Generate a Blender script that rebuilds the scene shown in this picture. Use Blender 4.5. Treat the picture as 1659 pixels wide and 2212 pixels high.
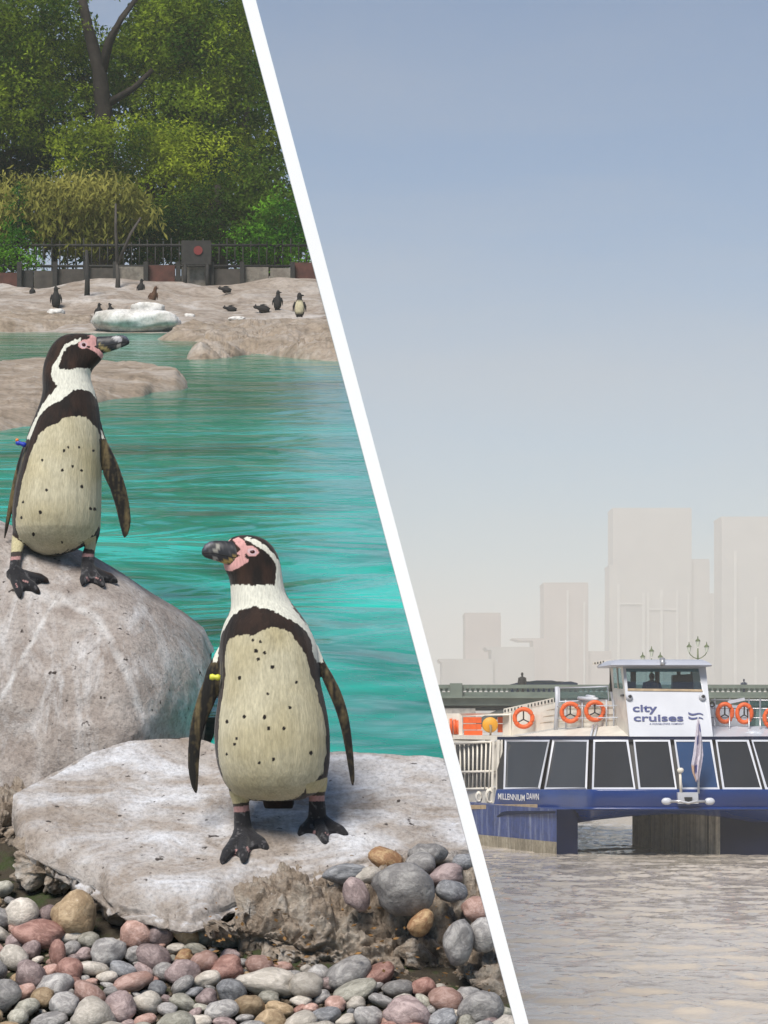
import bpy, bmesh, math, random
import numpy as np
from mathutils import Vector, Matrix

scene = bpy.context.scene
for o in list(bpy.data.objects):
    bpy.data.objects.remove(o)

# ------------------------------------------------------------------ camera
K = 0.0001758            # metres per photo pixel (1659 wide) per metre of distance
UC, VH, EYE = 829.5, 1550.0, 1.6
cam_data = bpy.data.cameras.new('camera')
cam = bpy.data.objects.new('camera', cam_data)
scene.collection.objects.link(cam)
cam.location = (0, 0, EYE)
cam.rotation_euler = (math.radians(90), 0, 0)
cam_data.sensor_fit = 'VERTICAL'
cam_data.sensor_height = 24.0
cam_data.lens = 12.0 / (1106 * K)
cam_data.shift_y = (VH - 1106) / 2212
cam_data.clip_start = 0.05
cam_data.clip_end = 20000
scene.camera = cam
scene.render.resolution_x, scene.render.resolution_y = 768, 1024

# ------------------------------------------------------------------ sky, sun, exposure
SUN_ELEV = math.radians(50)
SUN_AZ = math.radians(-157)       # clockwise from +Y (view direction): to the left, a little behind the camera
world = bpy.data.worlds.new('World')
scene.world = world
world.use_nodes = True
wn = world.node_tree
wn.nodes.clear()
sky = wn.nodes.new('ShaderNodeTexSky')
sky.sky_type = 'NISHITA'
sky.sun_disc = False
sky.sun_elevation = SUN_ELEV
sky.sun_rotation = SUN_AZ
sky.altitude = 0
sky.air_density = 1.0
sky.dust_density = 0.0
sky.ozone_density = 3.0
bg = wn.nodes.new('ShaderNodeBackground')
bg.inputs['Strength'].default_value = 0.05
wo = wn.nodes.new('ShaderNodeOutputWorld')
tint = wn.nodes.new('ShaderNodeMix')
tint.data_type = 'RGBA'
tint.blend_type = 'MULTIPLY'
tint.inputs[0].default_value = 1.0
tint.inputs[7].default_value = (0.34, 0.78, 1.08, 1)      # clear blue air above the haze
wn.links.new(sky.outputs[0], tint.inputs[6])
wtc = wn.nodes.new('ShaderNodeTexCoord')
wmp = wn.nodes.new('ShaderNodeMapping')
wmp.inputs['Scale'].default_value = (1.6, 1.6, 5.0)
wn.links.new(wtc.outputs['Generated'], wmp.inputs['Vector'])
wnz = wn.nodes.new('ShaderNodeTexNoise')                          # thin uneven cloud over the whole sky
wnz.inputs['Scale'].default_value = 2.2
wnz.inputs['Detail'].default_value = 6
wnz.inputs['Roughness'].default_value = 0.5
wnz.inputs['Distortion'].default_value = 0.6
wn.links.new(wmp.outputs[0], wnz.inputs['Vector'])
wrp = wn.nodes.new('ShaderNodeMapRange')
wrp.inputs['From Min'].default_value = 0.45
wrp.inputs['From Max'].default_value = 0.75
wrp.inputs['To Max'].default_value = 0.38
wn.links.new(wnz.outputs['Fac'], wrp.inputs['Value'])
cloud = wn.nodes.new('ShaderNodeMix')
cloud.data_type = 'RGBA'
cloud.inputs[7].default_value = (5.6, 5.7, 5.9, 1)
wn.links.new(wrp.outputs[0], cloud.inputs[0])
wn.links.new(tint.outputs[2], cloud.inputs[6])
wn.links.new(cloud.outputs[2], bg.inputs['Color'])
wn.links.new(bg.outputs[0], wo.inputs['Surface'])

sun_data = bpy.data.lights.new('sun', 'SUN')
sun_data.energy = 3.6
sun_data.angle = math.radians(24)
sun_data.color = (1.0, 0.94, 0.86)
sun = bpy.data.objects.new('sun', sun_data)
scene.collection.objects.link(sun)
sd = Vector((math.sin(SUN_AZ) * math.cos(SUN_ELEV), math.cos(SUN_AZ) * math.cos(SUN_ELEV), math.sin(SUN_ELEV)))
sun.rotation_euler = sd.to_track_quat('Z', 'Y').to_euler()
sun.location = (-20, -20, 40)

scene.view_settings.view_transform = 'Standard'
scene.view_settings.look = 'None'
scene.view_settings.exposure = 0.6
scene.view_settings.gamma = 1.0
scene.view_settings.use_curve_mapping = False
scene.cycles.use_denoising = True
scene.cycles.max_bounces = 8
scene.cycles.diffuse_bounces = 3
scene.cycles.glossy_bounces = 3
scene.cycles.transmission_bounces = 4
scene.cycles.transparent_max_bounces = 8
scene.cycles.volume_bounces = 2

random.seed(7)
rng = np.random.default_rng(7)

# ------------------------------------------------------------------ helpers
def P(u, v, d):
    return Vector(((u - UC) * K * d, d, EYE + (VH - v) * K * d))

def limit_x(y, z):
    """the right-hand boundary of the penguin pool grounds: a plane leaning to the left"""
    return 0.0213 * y - 0.2664 * (z - EYE)

def interp(u, pts):
    return float(np.interp(u, [p[0] for p in pts], [p[1] for p in pts]))

def link(o, parent=None):
    scene.collection.objects.link(o)
    if parent is not None:
        o.parent = parent
    return o

def mesh_obj(name, verts, faces, mat=None, parent=None, smooth=True, col=None):
    me = bpy.data.meshes.new(name)
    me.from_pydata([tuple(map(float, v)) for v in verts], [], [tuple(map(int, f)) for f in faces])
    if smooth:
        me.polygons.foreach_set('use_smooth', [True] * len(me.polygons))
    if col is not None:
        a = me.color_attributes.new('Col', 'FLOAT_COLOR', 'POINT')
        a.data.foreach_set('color', np.asarray(col, dtype=np.float32).ravel())
    if mat is not None:
        me.materials.append(mat)
    me.update()
    return link(bpy.data.objects.new(name, me), parent)

def local(o, base):
    """re-express a world-built child relative to its parent empty at base"""
    o.location = -Vector(base)
    return o

def thing(name, label, category, base=(0, 0, 0), group=None):
    e = bpy.data.objects.new(name, None)
    e.empty_display_size = 0.1
    e.location = base
    link(e)
    return tag(e, label, category, group)

def tag(o, label, category, group=None):
    o['label'] = label
    o['category'] = category
    if group:
        o['group'] = group
    return o

def structure(o, label=None):
    o['kind'] = 'structure'
    if label:
        o['label'] = label
    return o

class MB:
    """collects shapes that become ONE mesh object"""
    def __init__(self):
        self.v, self.f = [], []
    def add(self, verts, faces):
        n = len(self.v)
        self.v.extend([tuple(p) for p in verts])
        self.f.extend([tuple(i + n for i in f) for f in faces])
        return self
    def hexa(self, b, t):
        """prism between polygon b and polygon t (same count)"""
        n = len(b)
        f = [tuple(range(n))[::-1], tuple(range(n, 2 * n))]
        f += [(i, (i + 1) % n, n + (i + 1) % n, n + i) for i in range(n)]
        return self.add(list(b) + list(t), f)
    def box(self, c, s, rot=None):
        vs = []
        for dz in (-.5, .5):
            for dx, dy in ((-.5, -.5), (.5, -.5), (.5, .5), (-.5, .5)):
                p = Vector((dx * s[0], dy * s[1], dz * s[2]))
                if rot is not None:
                    p = rot @ p
                vs.append(p + Vector(c))
        return self.hexa(vs[:4], vs[4:])
    def tube(self, pts, r, n=10, closed=False):
        pts = [Vector(p) for p in pts]
        rs = r if isinstance(r, (list, tuple)) else [r] * len(pts)
        rings = []
        m = len(pts)
        for i, p in enumerate(pts):
            if closed:
                t = pts[(i + 1) % m] - pts[i - 1]
            else:
                t = pts[min(i + 1, m - 1)] - pts[max(i - 1, 0)]
            t.normalize()
            a = Vector((0, 0, 1)) if abs(t.z) < 0.9 else Vector((0, 1, 0))
            e1 = t.cross(a).normalized()
            e2 = t.cross(e1).normalized()
            rings.append([p + e1 * math.cos(2 * math.pi * k / n) * rs[i] + e2 * math.sin(2 * math.pi * k / n) * rs[i] for k in range(n)])
        return self.loft(rings, closed)
    def loft(self, rings, closed=False, caps=True):
        m, n = len(rings), len(rings[0])
        vs = [p for r in rings for p in r]
        fs = []
        for i in range(m if closed else m - 1):
            j = (i + 1) % m
            for k in range(n):
                l = (k + 1) % n
                fs.append((i * n + k, i * n + l, j * n + l, j * n + k))
        if caps and not closed:
            fs.append(tuple(range(n))[::-1])
            fs.append(tuple(range((m - 1) * n, m * n)))
        return self.add(vs, fs)
    def sphere(self, c, r, n=12, m=8):
        rx, ry, rz = r if isinstance(r, (list, tuple)) else (r, r, r)
        rings = []
        for i in range(1, m):
            th = math.pi * i / m
            rings.append([(c[0] + rx * math.sin(th) * math.cos(2 * math.pi * k / n), c[1] + ry * math.sin(th) * math.sin(2 * math.pi * k / n), c[2] - rz * math.cos(th)) for k in range(n)])
        return self.loft(rings)
    def build(self, name, mat, parent=None, smooth=False):
        o = mesh_obj(name, self.v, self.f, mat, parent, smooth)
        if parent is not None and parent.type == 'EMPTY':
            o.location = -parent.location
        return o

def grid_faces(m, n, wrap=False):
    fs = []
    for i in range(m - 1):
        for j in range(n if wrap else n - 1):
            k = (j + 1) % n
            fs.append((i * n + j, i * n + k, (i + 1) * n + k, (i + 1) * n + j))
    return fs

# vectorised value noise -------------------------------------------------
def _hash(ix, iy, iz, seed):
    with np.errstate(over='ignore'):
        h = (ix.astype(np.int64) * 374761393 + iy.astype(np.int64) * 668265263 + iz.astype(np.int64) * 2147483647 + seed * 1274126177) & 0xffffffff
        h = ((h ^ (h >> 13)) * 1274126177) & 0xffffffff
        h = h ^ (h >> 16)
    return (h & 0xffff) / 65535.0

def vnoise(p, seed=0):
    p = np.asarray(p, dtype=float)
    i = np.floor(p).astype(np.int64)
    f = p - i
    f = f * f * (3 - 2 * f)
    r = 0
    for dx in (0, 1):
        wx = f[:, 0] if dx else 1 - f[:, 0]
        for dy in (0, 1):
            wy = f[:, 1] if dy else 1 - f[:, 1]
            for dz in (0, 1):
                wz = f[:, 2] if dz else 1 - f[:, 2]
                r = r + wx * wy * wz * _hash(i[:, 0] + dx, i[:, 1] + dy, i[:, 2] + dz, seed)
    return r * 2 - 1

def fbm(p, scale, octaves=4, seed=0, gain=0.5):
    p = np.asarray(p, dtype=float) * scale
    a, r = 1.0, 0
    for k in range(octaves):
        r = r + a * vnoise(p, seed + k * 17)
        p = p * 2.03 + 11.7
        a *= gain
    return r

def worley(p, scale, seed=0):
    """distance to the nearest and second nearest of scattered points: breaks a surface into blocks"""
    p = np.asarray(p, float) * scale
    i = np.floor(p).astype(np.int64)
    f1 = np.full(len(p), 9.0)
    f2 = np.full(len(p), 9.0)
    for dx in (-1, 0, 1):
        for dy in (-1, 0, 1):
            for dz in (-1, 0, 1):
                c = i + np.array([dx, dy, dz])
                q = c + np.stack([_hash(c[:, 0], c[:, 1], c[:, 2], seed + k) for k in (1, 2, 3)], 1)
                dd = np.sqrt(((p - q) ** 2).sum(1))
                f2 = np.minimum(f2, np.maximum(f1, dd))
                f1 = np.minimum(f1, dd)
    return f1, f2

def in_poly(x, y, poly):
    inside = np.zeros(len(x), bool)
    n = len(poly)
    for i in range(n):
        x0, y0 = poly[i]
        x1, y1 = poly[(i + 1) % n]
        if y0 == y1:
            continue
        c = ((y0 > y) != (y1 > y)) & (x < (x1 - x0) * (y - y0) / (y1 - y0) + x0)
        inside ^= c
    return inside

# ------------------------------------------------------------------ materials
def new_mat(name):
    m = bpy.data.materials.new(name)
    m.use_nodes = True
    nt = m.node_tree
    return m, nt, nt.nodes['Principled BSDF']

def simple(name, col, rough=0.5, metal=0.0, bump=0.0, bscale=40, var=0.12, spec=0.5, coords='Object'):
    """a paint or plastic with slight wear: colour drift and fine relief"""
    m, nt, b = new_mat(name)
    tc = nt.nodes.new('ShaderNodeTexCoord')
    nz = nt.nodes.new('ShaderNodeTexNoise')
    nz.inputs['Scale'].default_value = bscale
    nz.inputs['Detail'].default_value = 5
    nt.links.new(tc.outputs[coords], nz.inputs['Vector'])
    rp = nt.nodes.new('ShaderNodeValToRGB')
    rp.color_ramp.elements[0].position = 0.3
    rp.color_ramp.elements[1].position = 0.7
    rp.color_ramp.elements[0].color = [c * (1 - var) for c in col] + [1]
    rp.color_ramp.elements[1].color = [min(1, c * (1 + var)) for c in col] + [1]
    nt.links.new(nz.outputs['Fac'], rp.inputs['Fac'])
    nt.links.new(rp.outputs['Color'], b.inputs['Base Color'])
    b.inputs['Roughness'].default_value = rough
    b.inputs['Metallic'].default_value = metal
    b.inputs['Specular IOR Level'].default_value = spec
    if bump:
        bp = nt.nodes.new('ShaderNodeBump')
        bp.inputs['Strength'].default_value = bump
        bp.inputs['Distance'].default_value = 0.01
        nt.links.new(nz.outputs['Fac'], bp.inputs['Height'])
        nt.links.new(bp.outputs['Normal'], b.inputs['Normal'])
    return m

def noise_node(nt, vec, scale, detail=6, rough=0.55, stretch=None, dist=0.0):
    if stretch:
        mp = nt.nodes.new('ShaderNodeMapping')
        mp.inputs['Scale'].default_value = stretch[0]
        mp.inputs['Rotation'].default_value = stretch[1]
        nt.links.new(vec, mp.inputs['Vector'])
        vec = mp.outputs['Vector']
    nz = nt.nodes.new('ShaderNodeTexNoise')
    nz.inputs['Scale'].default_value = scale
    nz.inputs['Detail'].default_value = detail
    nz.inputs['Roughness'].default_value = rough
    nz.inputs['Distortion'].default_value = dist
    nt.links.new(vec, nz.inputs['Vector'])
    return nz.outputs['Fac']

def ramp(nt, fac, stops):
    r = nt.nodes.new('ShaderNodeValToRGB')
    e = r.color_ramp.elements
    while len(e) < len(stops):
        e.new(0.5)
    for k, (p, c) in enumerate(stops):
        e[k].position = p
        e[k].color = (c[0], c[1], c[2], 1) if isinstance(c, (tuple, list)) else (c, c, c, 1)
    nt.links.new(fac, r.inputs['Fac'])
    return r.outputs['Color']

def mix(nt, fac, a, b, mode='MIX'):
    m = nt.nodes.new('ShaderNodeMix')
    m.data_type = 'RGBA'
    m.blend_type = mode
    for key, val in ((0, fac), (6, a), (7, b)):
        if hasattr(val, 'node'):
            nt.links.new(val, m.inputs[key])
        elif key == 0:
            m.inputs[0].default_value = val
        else:
            m.inputs[key].default_value = (*val, 1)
    return m.outputs[2]

def bump(nt, bsdf, height, strength, dist, prev=None):
    b = nt.nodes.new('ShaderNodeBump')
    b.inputs['Strength'].default_value = strength
    b.inputs['Distance'].default_value = dist
    nt.links.new(height, b.inputs['Height'])
    if prev is not None:
        nt.links.new(prev, b.inputs['Normal'])
    nt.links.new(b.outputs['Normal'], bsdf.inputs['Normal'])
    return b.outputs['Normal']

def rock_mat(name, lo, mid, hi, white, wpos=(0.55, 0.72), wscale=5, wstretch=None, scale=9, fine=70, b1=0.5, spots=0.0, rough=0.85, top_only=False, stain=False):
    m, nt, b = new_mat(name)
    tc = nt.nodes.new('ShaderNodeTexCoord')
    v = tc.outputs['Object']
    n1 = noise_node(nt, v, scale, 8, 0.62, dist=0.4)
    base = ramp(nt, n1, [(0.28, lo), (0.5, mid), (0.72, hi)])
    n2 = noise_node(nt, v, wscale, 7, 0.66, wstretch, dist=0.6)
    w = ramp(nt, n2, [(wpos[0], 0.0), (wpos[1], 1.0)])
    if top_only:                                   # droppings thinned on steep faces, putting the lip's shade into the colour
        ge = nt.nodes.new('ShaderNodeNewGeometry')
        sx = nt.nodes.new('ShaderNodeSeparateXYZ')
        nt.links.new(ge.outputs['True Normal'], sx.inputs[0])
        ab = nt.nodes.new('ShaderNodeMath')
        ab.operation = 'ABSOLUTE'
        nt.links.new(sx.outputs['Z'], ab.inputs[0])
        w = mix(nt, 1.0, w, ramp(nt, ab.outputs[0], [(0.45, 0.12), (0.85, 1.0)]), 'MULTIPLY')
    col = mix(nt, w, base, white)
    if stain:                                      # dribbles of droppings marked on the mesh
        at = nt.nodes.new('ShaderNodeAttribute')
        at.attribute_name = 'Col'
        col = mix(nt, at.outputs['Fac'], col, (0.70, 0.69, 0.68))
    n3 = noise_node(nt, v, fine, 6, 0.7)
    grit = ramp(nt, n3, [(0.3, 0.62), (0.5, 1.0), (0.72, 1.22)])
    col = mix(nt, 1.0, col, grit, 'MULTIPLY')
    if spots:
        n4 = noise_node(nt, v, fine * 0.45, 3, 0.5)
        s = ramp(nt, n4, [(0.27, 1.0), (0.33, 0.0)])
        col = mix(nt, s, col, (0.05, 0.04, 0.035))
    nt.links.new(col, b.inputs['Base Color'])
    b.inputs['Roughness'].default_value = rough
    b.inputs['Specular IOR Level'].default_value = 0.3
    p = bump(nt, b, n1, b1, 0.02)
    bump(nt, b, n3, b1, 0.006, p)
    return m

def attr_mat(name, rough=0.7, bscale=60, bstrength=0.35, stretch=None, var=(0.75, 1.2), spec=0.3, dist=0.004, sheen=0.0):
    m, nt, b = new_mat(name)
    at = nt.nodes.new('ShaderNodeAttribute')
    at.attribute_name = 'Col'
    tc = nt.nodes.new('ShaderNodeTexCoord')
    n = noise_node(nt, tc.outputs['Object'], bscale, 5, 0.6, stretch)
    g = ramp(nt, n, [(0.3, var[0]), (0.7, var[1])])
    col = mix(nt, 1.0, at.outputs['Color'], g, 'MULTIPLY')
    nt.links.new(col, b.inputs['Base Color'])
    b.inputs['Roughness'].default_value = rough
    b.inputs['Specular IOR Level'].default_value = spec
    b.inputs['Sheen Weight'].default_value = sheen
    bump(nt, b, n, bstrength, dist)
    return m

# ================================================================== THE SETTING
RIVER_Z = -2.9

def pond_z(y):
    return 0.4 + 0.174 * y

# ---- terrace the viewer stands on
m_terrace = simple('paving concrete', (0.33, 0.31, 0.28), 0.85, bump=0.4, bscale=18)
tb = MB()
tb.hexa([(-9, -5, -4.5), (6, -5, -4.5), (6, 7, -4.5), (-9, 7, -4.5)], [(-9, -5, 0), (6, -5, 0), (6, 7, 0), (-9, 7, 0)])
structure(tb.build('terrace', m_terrace))

# ---- river: one sheet, wavy where it is near
m_river, nt, b = new_mat('silty river water')
tc = nt.nodes.new('ShaderNodeTexCoord')
nb = noise_node(nt, tc.outputs['Object'], 0.35, 3, 0.5, ((0.5, 1.4, 1), (0, 0, 0.1)))
nt.links.new(ramp(nt, nb, [(0.3, (0.48, 0.42, 0.345)), (0.7, (0.56, 0.50, 0.425))]), b.inputs['Base Color'])
b.inputs['Roughness'].default_value = 0.06
b.inputs['IOR'].default_value = 1.33
b.inputs['Specular IOR Level'].default_value = 0.5
nw = noise_node(nt, tc.outputs['Object'], 2.2, 5, 0.6, ((0.55, 1.0, 1), (0, 0, 0.12)))
bump(nt, b, nw, 0.26, 0.12)
ys = np.concatenate([np.linspace(7.0, 34, 10), np.geomspace(34.5, 118, 560), np.geomspace(121, 4400, 30)])
xs = np.concatenate([np.linspace(-2900, -12, 24), np.linspace(-9, 0, 20), np.linspace(0.1, 19, 190), np.linspace(20, 2900, 24)])
X, Y = np.meshgrid(xs, ys)
pts = np.stack([X.ravel(), Y.ravel(), np.zeros(X.size)], 1)
w = fbm(np.stack([pts[:, 0] * 0.8 + 0.12 * pts[:, 1], pts[:, 1] * 0.95, pts[:, 2]], 1), 1.5, 4, 3, 0.5)
w2 = fbm(np.stack([pts[:, 0] * 0.4, pts[:, 1], pts[:, 2]], 1), 0.16, 2, 9)
fade = np.clip((130 - pts[:, 1]) / 30, 0, 1) * np.clip((pts[:, 0] + 14) / 3, 0, 1) * np.clip((20 - pts[:, 0]) / 2, 0, 1)
ridge = 1 - np.abs(w) * 1.6
pts[:, 2] = RIVER_Z + fade * (0.042 * w + 0.055 * np.clip(ridge, 0, 1) ** 2 + 0.07 * w2)
structure(mesh_obj('river', pts, grid_faces(len(ys), len(xs)), m_river))

# ---- hillside that carries the penguin pool: falls away to the river on its right
m_sand = rock_mat('sandy shore', (0.19, 0.145, 0.11), (0.30, 0.25, 0.205), (0.38, 0.33, 0.285), (0.48, 0.45, 0.42), (0.48, 0.7), 0.9, None, 1.6, 9, 0.6)
rows = [(5.2, None), (6, None), (10, None), (20, None), (30, None), (40, None), (42.6, None)]
prof = [(5.2, 0.9), (6.2, 1.1), (8, 1.4), (15, 2.6), (25, 4.3), (38, 6.6), (42, 7.45),
        (42.7, P(0, 722, 42.7).z), (43.6, P(0, 713, 43.6).z), (45, P(0, 703, 45).z), (47, P(0, 684, 47).z), (49, P(0, 660, 49).z), (51, P(0, 636, 51).z),
        (53, P(0, 616, 53).z), (56, P(0, 606, 56).z), (62, 12.0), (67, 12.6), (70, 11.0), (72, -4.0)]
yy = np.concatenate([np.linspace(5.2, 42, 24), np.linspace(42.4, 56, 60), np.linspace(57, 72, 14)])
xx = np.linspace(-1, 0, 90)
V = []
for y in yy:
    z0 = np.interp(y, [p[0] for p in prof], [p[1] for p in prof])
    xl = limit_x(y, z0) - 0.01
    left = -4 - y * 0.35
    for t in xx:
        V.append((xl + (xl - left) * t, y, z0))
V = np.array(V)
amp = np.clip((V[:, 1] - 42.3) / 2, 0, 1) * np.clip((60 - V[:, 1]) / 5, 0.2, 1)
V[:, 2] += amp * (0.16 * fbm(V, 0.55, 3, 21) + 0.05 * fbm(V, 2.2, 3, 5))
V[:, 0] = np.minimum(V[:, 0], limit_x(V[:, 1], V[:, 2]) - 0.01)
n = 90
faces = grid_faces(len(yy), n)
# right flank going down to the river
base = len(V)
flank = np.stack([np.full(len(yy), 0.0), yy, np.full(len(yy), -4.2)], 1)
flank[:, 0] = V.reshape(len(yy), n, 3)[:, -1, 0]
V = np.concatenate([V, flank])
for i in range(len(yy) - 1):
    faces.append((i * n + n - 1, base + i, base + i + 1, (i + 1) * n + n - 1))
hill = mesh_obj('hillside', V, faces, m_sand)
structure(hill)

# ---- pond
m_pond, nt, b = new_mat('turquoise pool water')
tc = nt.nodes.new('ShaderNodeTexCoord')
v = tc.outputs['Object']
n1 = noise_node(nt, v, 0.95, 5, 0.6, ((0.6, 0.8, 1), (0, 0, 0.05)), 0.9)
c1 = ramp(nt, n1, [(0.28, (0.001, 0.05, 0.032)), (0.38, (0.002, 0.18, 0.125)), (0.52, (0.003, 0.36, 0.265)), (0.72, (0.015, 0.58, 0.46))])
sep = nt.nodes.new('ShaderNodeSeparateXYZ')
nt.links.new(v, sep.inputs[0])
mr = nt.nodes.new('ShaderNodeMapRange')
mr.inputs['From Min'].default_value = 11
mr.inputs['From Max'].default_value = 24
nt.links.new(sep.outputs['Y'], mr.inputs['Value'])
n2 = noise_node(nt, v, 0.5, 4, 0.55, ((0.6, 0.8, 1), (0, 0, 0)))
c2 = ramp(nt, n2, [(0.35, (0.06, 0.15, 0.10)), (0.65, (0.05, 0.30, 0.22))])  # dark green tree reflection painted into the far water
nt.links.new(mix(nt, mr.outputs[0], c1, c2), b.inputs['Base Color'])
b.inputs['Roughness'].default_value = 0.12
b.inputs['IOR'].default_value = 1.33
b.inputs['Specular IOR Level'].default_value = 0.32
h1 = noise_node(nt, v, 1.1, 3, 0.5, ((0.9, 1.0, 1), (0, 0, 0.08)), 0.9)
h2 = noise_node(nt, v, 3.6, 3, 0.5, ((0.9, 1.0, 1), (0, 0, -0.06)), 0.6)
p_ = bump(nt, b, h1, 0.34, 0.2)
bump(nt, b, h2, 0.2, 0.04, p_)
y0, y1 = 6.3, 43.4
pv = [(limit_x(y0, pond_z(y0)) - 0.005, y0, pond_z(y0)), (-0.43, y0, pond_z(y0)), (-0.43, 6.9, pond_z(6.9)), (-7, 6.9, pond_z(6.9)), (-22, y1, pond_z(y1)), (limit_x(y1, pond_z(y1)) - 0.005, y1, pond_z(y1))]
structure(mesh_obj('pond', pv, [(0, 1, 2, 3, 4, 5)], m_pond, smooth=False))

# ---- low rock shelves round the pond (one rock each)
m_tan = rock_mat('tan shelf rock', (0.17, 0.13, 0.09), (0.28, 0.225, 0.17), (0.36, 0.30, 0.245), (0.45, 0.41, 0.37), (0.5, 0.8), 1.6, None, 2.2, 14, 0.7)
m_pale = rock_mat('limed white rock', (0.40, 0.37, 0.33), (0.58, 0.56, 0.52), (0.70, 0.68, 0.65), (0.78, 0.77, 0.75), (0.45, 0.7), 2, None, 2.5, 12, 0.4)

def shelf(name, label, mat, outline_near, outline_far, height, seed, cat='rock', nu=150, nt_=50, rough=0.06):
    """a flat-topped rock on the pond plane: near and far water lines in pixels, thickness in metres"""
    us = np.linspace(outline_near[0][0], outline_near[-1][0], nu)
    V = []
    for u in us:
        vn, vf = interp(u, outline_near), interp(u, outline_far)
        dn, df = 1.2 / ((vn - 560) * K), 1.2 / ((vf - 560) * K)
        for j in range(nt_):
            t = j / (nt_ - 1)
            s = max(0.0, 1 - abs(2 * t - 1) ** 5) ** 0.5
            edge = min(1.0, (us[-1] - u) / (0.06 * (us[-1] - us[0])))
            if us[0] > 0:
                edge = min(edge, (u - us[0]) / (0.12 * (us[-1] - us[0])))
            y = dn + (df - dn) * t
            x = (u - UC) * K * y
            V.append((x, y, pond_z(y) - 0.12 + (height + 0.12) * s * max(0.0, edge) ** 0.5))
    V = np.array(V)
    V[:, 2] += (rough * fbm(V, 0.9, 4, seed) + 0.5 * rough * fbm(V, 3, 4, seed + 4, 0.6) - 0.5 * rough * (worley(V, 0.9, seed)[1] - worley(V, 0.9, seed)[0] < 0.12)) * np.clip((V[:, 2] - np.array([pond_z(y) for y in V[:, 1]]) + 0.1) / 0.2, 0, 1)
    V[:, 0] = np.minimum(V[:, 0], limit_x(V[:, 1], V[:, 2]) - 0.012)
    o = mesh_obj(name, V, grid_faces(nu, nt_), mat)
    tag(o, label, cat)
    return o

shelf('rock_shelf', 'flat tan rock shelf with rounded tip lying in the pond behind the taller penguin', m_tan,
      [(-160, 960), (0, 938), (70, 925), (150, 890), (230, 868), (310, 858), (330, 850), (400, 842), (414, 836)],
      [(-160, 780), (0, 784), (100, 782), (200, 787), (300, 799), (330, 800), (400, 822), (414, 830)], 0.13, 31, rough=0.03)
shelf('rock_shelf', 'layered tan rock shelf along the far pond edge with a dark undercut', m_tan,
      [(395, 778), (420, 777), (470, 776), (530, 768), (560, 766), (640, 775), (700, 780), (760, 784)],
      [(395, 777), (420, 765), (470, 745), (530, 735), (560, 730), (640, 728), (700, 727), (760, 727)], 0.2, 33, rough=0.12)
shelf('rock_shelf', 'pale thin rock ledge at the water line left of the white boulder', m_tan,
      [(-120, 716), (0, 717), (100, 716), (190, 714), (215, 712)],
      [(-120, 702), (0, 703), (100, 702), (190, 706), (215, 708)], 0.25, 35)
shelf('rock_shelf', 'sunlit ochre rock tongue reaching into the pond at far shore', m_tan,
      [(330, 735), (420, 738), (520, 742), (600, 745), (740, 748)],
      [(330, 734), (420, 716), (520, 710), (600, 708), (740, 706)], 0.16, 37, rough=0.08)

def boulder_far(name, label, mat, u, v, d, ru, rv, seed, cat='boulder', depth=1.0):
    c = P(u, v, d)
    rx, rz = ru * K * d, rv * K * d
    bm = bmesh.new()
    bmesh.ops.create_icosphere(bm, subdivisions=4, radius=1)
    V = np.array([x.co[:] for x in bm.verts])
    r = 1 + 0.22 * fbm(V, 1.3, 4, seed) + 0.06 * fbm(V, 5, 2, seed)
    V = V * r[:, None]
    V = np.sign(V) * np.abs(V) ** 0.8 * np.array([rx, depth * rx, rz])
    fs = [[x.index for x in f.verts] for f in bm.faces]
    bm.free()
    o = mesh_obj(name, V, fs, mat)
    o.location = c
    tag(o, label, cat)
    return o

boulder_far('boulder', 'long white limed boulder at the far waterline', m_pale, 292, 696, 43.2, 96, 27, 3, depth=0.5)
boulder_far('boulder', 'rounded white hump resting on the long white boulder', m_pale, 318, 672, 43.9, 38, 18, 5, depth=0.6)
boulder_far('boulder', 'small grey stone on sand near the dark pole', m_pale, 122, 676, 46, 17, 9, 6)
boulder_far('boulder', 'small pale stone on sand beside the grey stone', m_pale, 48, 686, 45.5, 11, 7, 7)
boulder_far('boulder', 'low dark stone at the left end of the sand', m_tan, 14, 682, 45.5, 15, 8, 8)
boulder_far('boulder', 'flat pale stone lying on sand below the resting penguins', m_pale, 512, 690, 45, 17, 6, 9)
boulder_far('boulder', 'pale wedge stone between flat stone and long white boulder', m_pale, 410, 684, 45.4, 12, 6, 10)
boulder_far('boulder', 'round grey stone set on the ochre rock tongue', m_tan, 584, 735, 41.0, 20, 9, 11)

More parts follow.
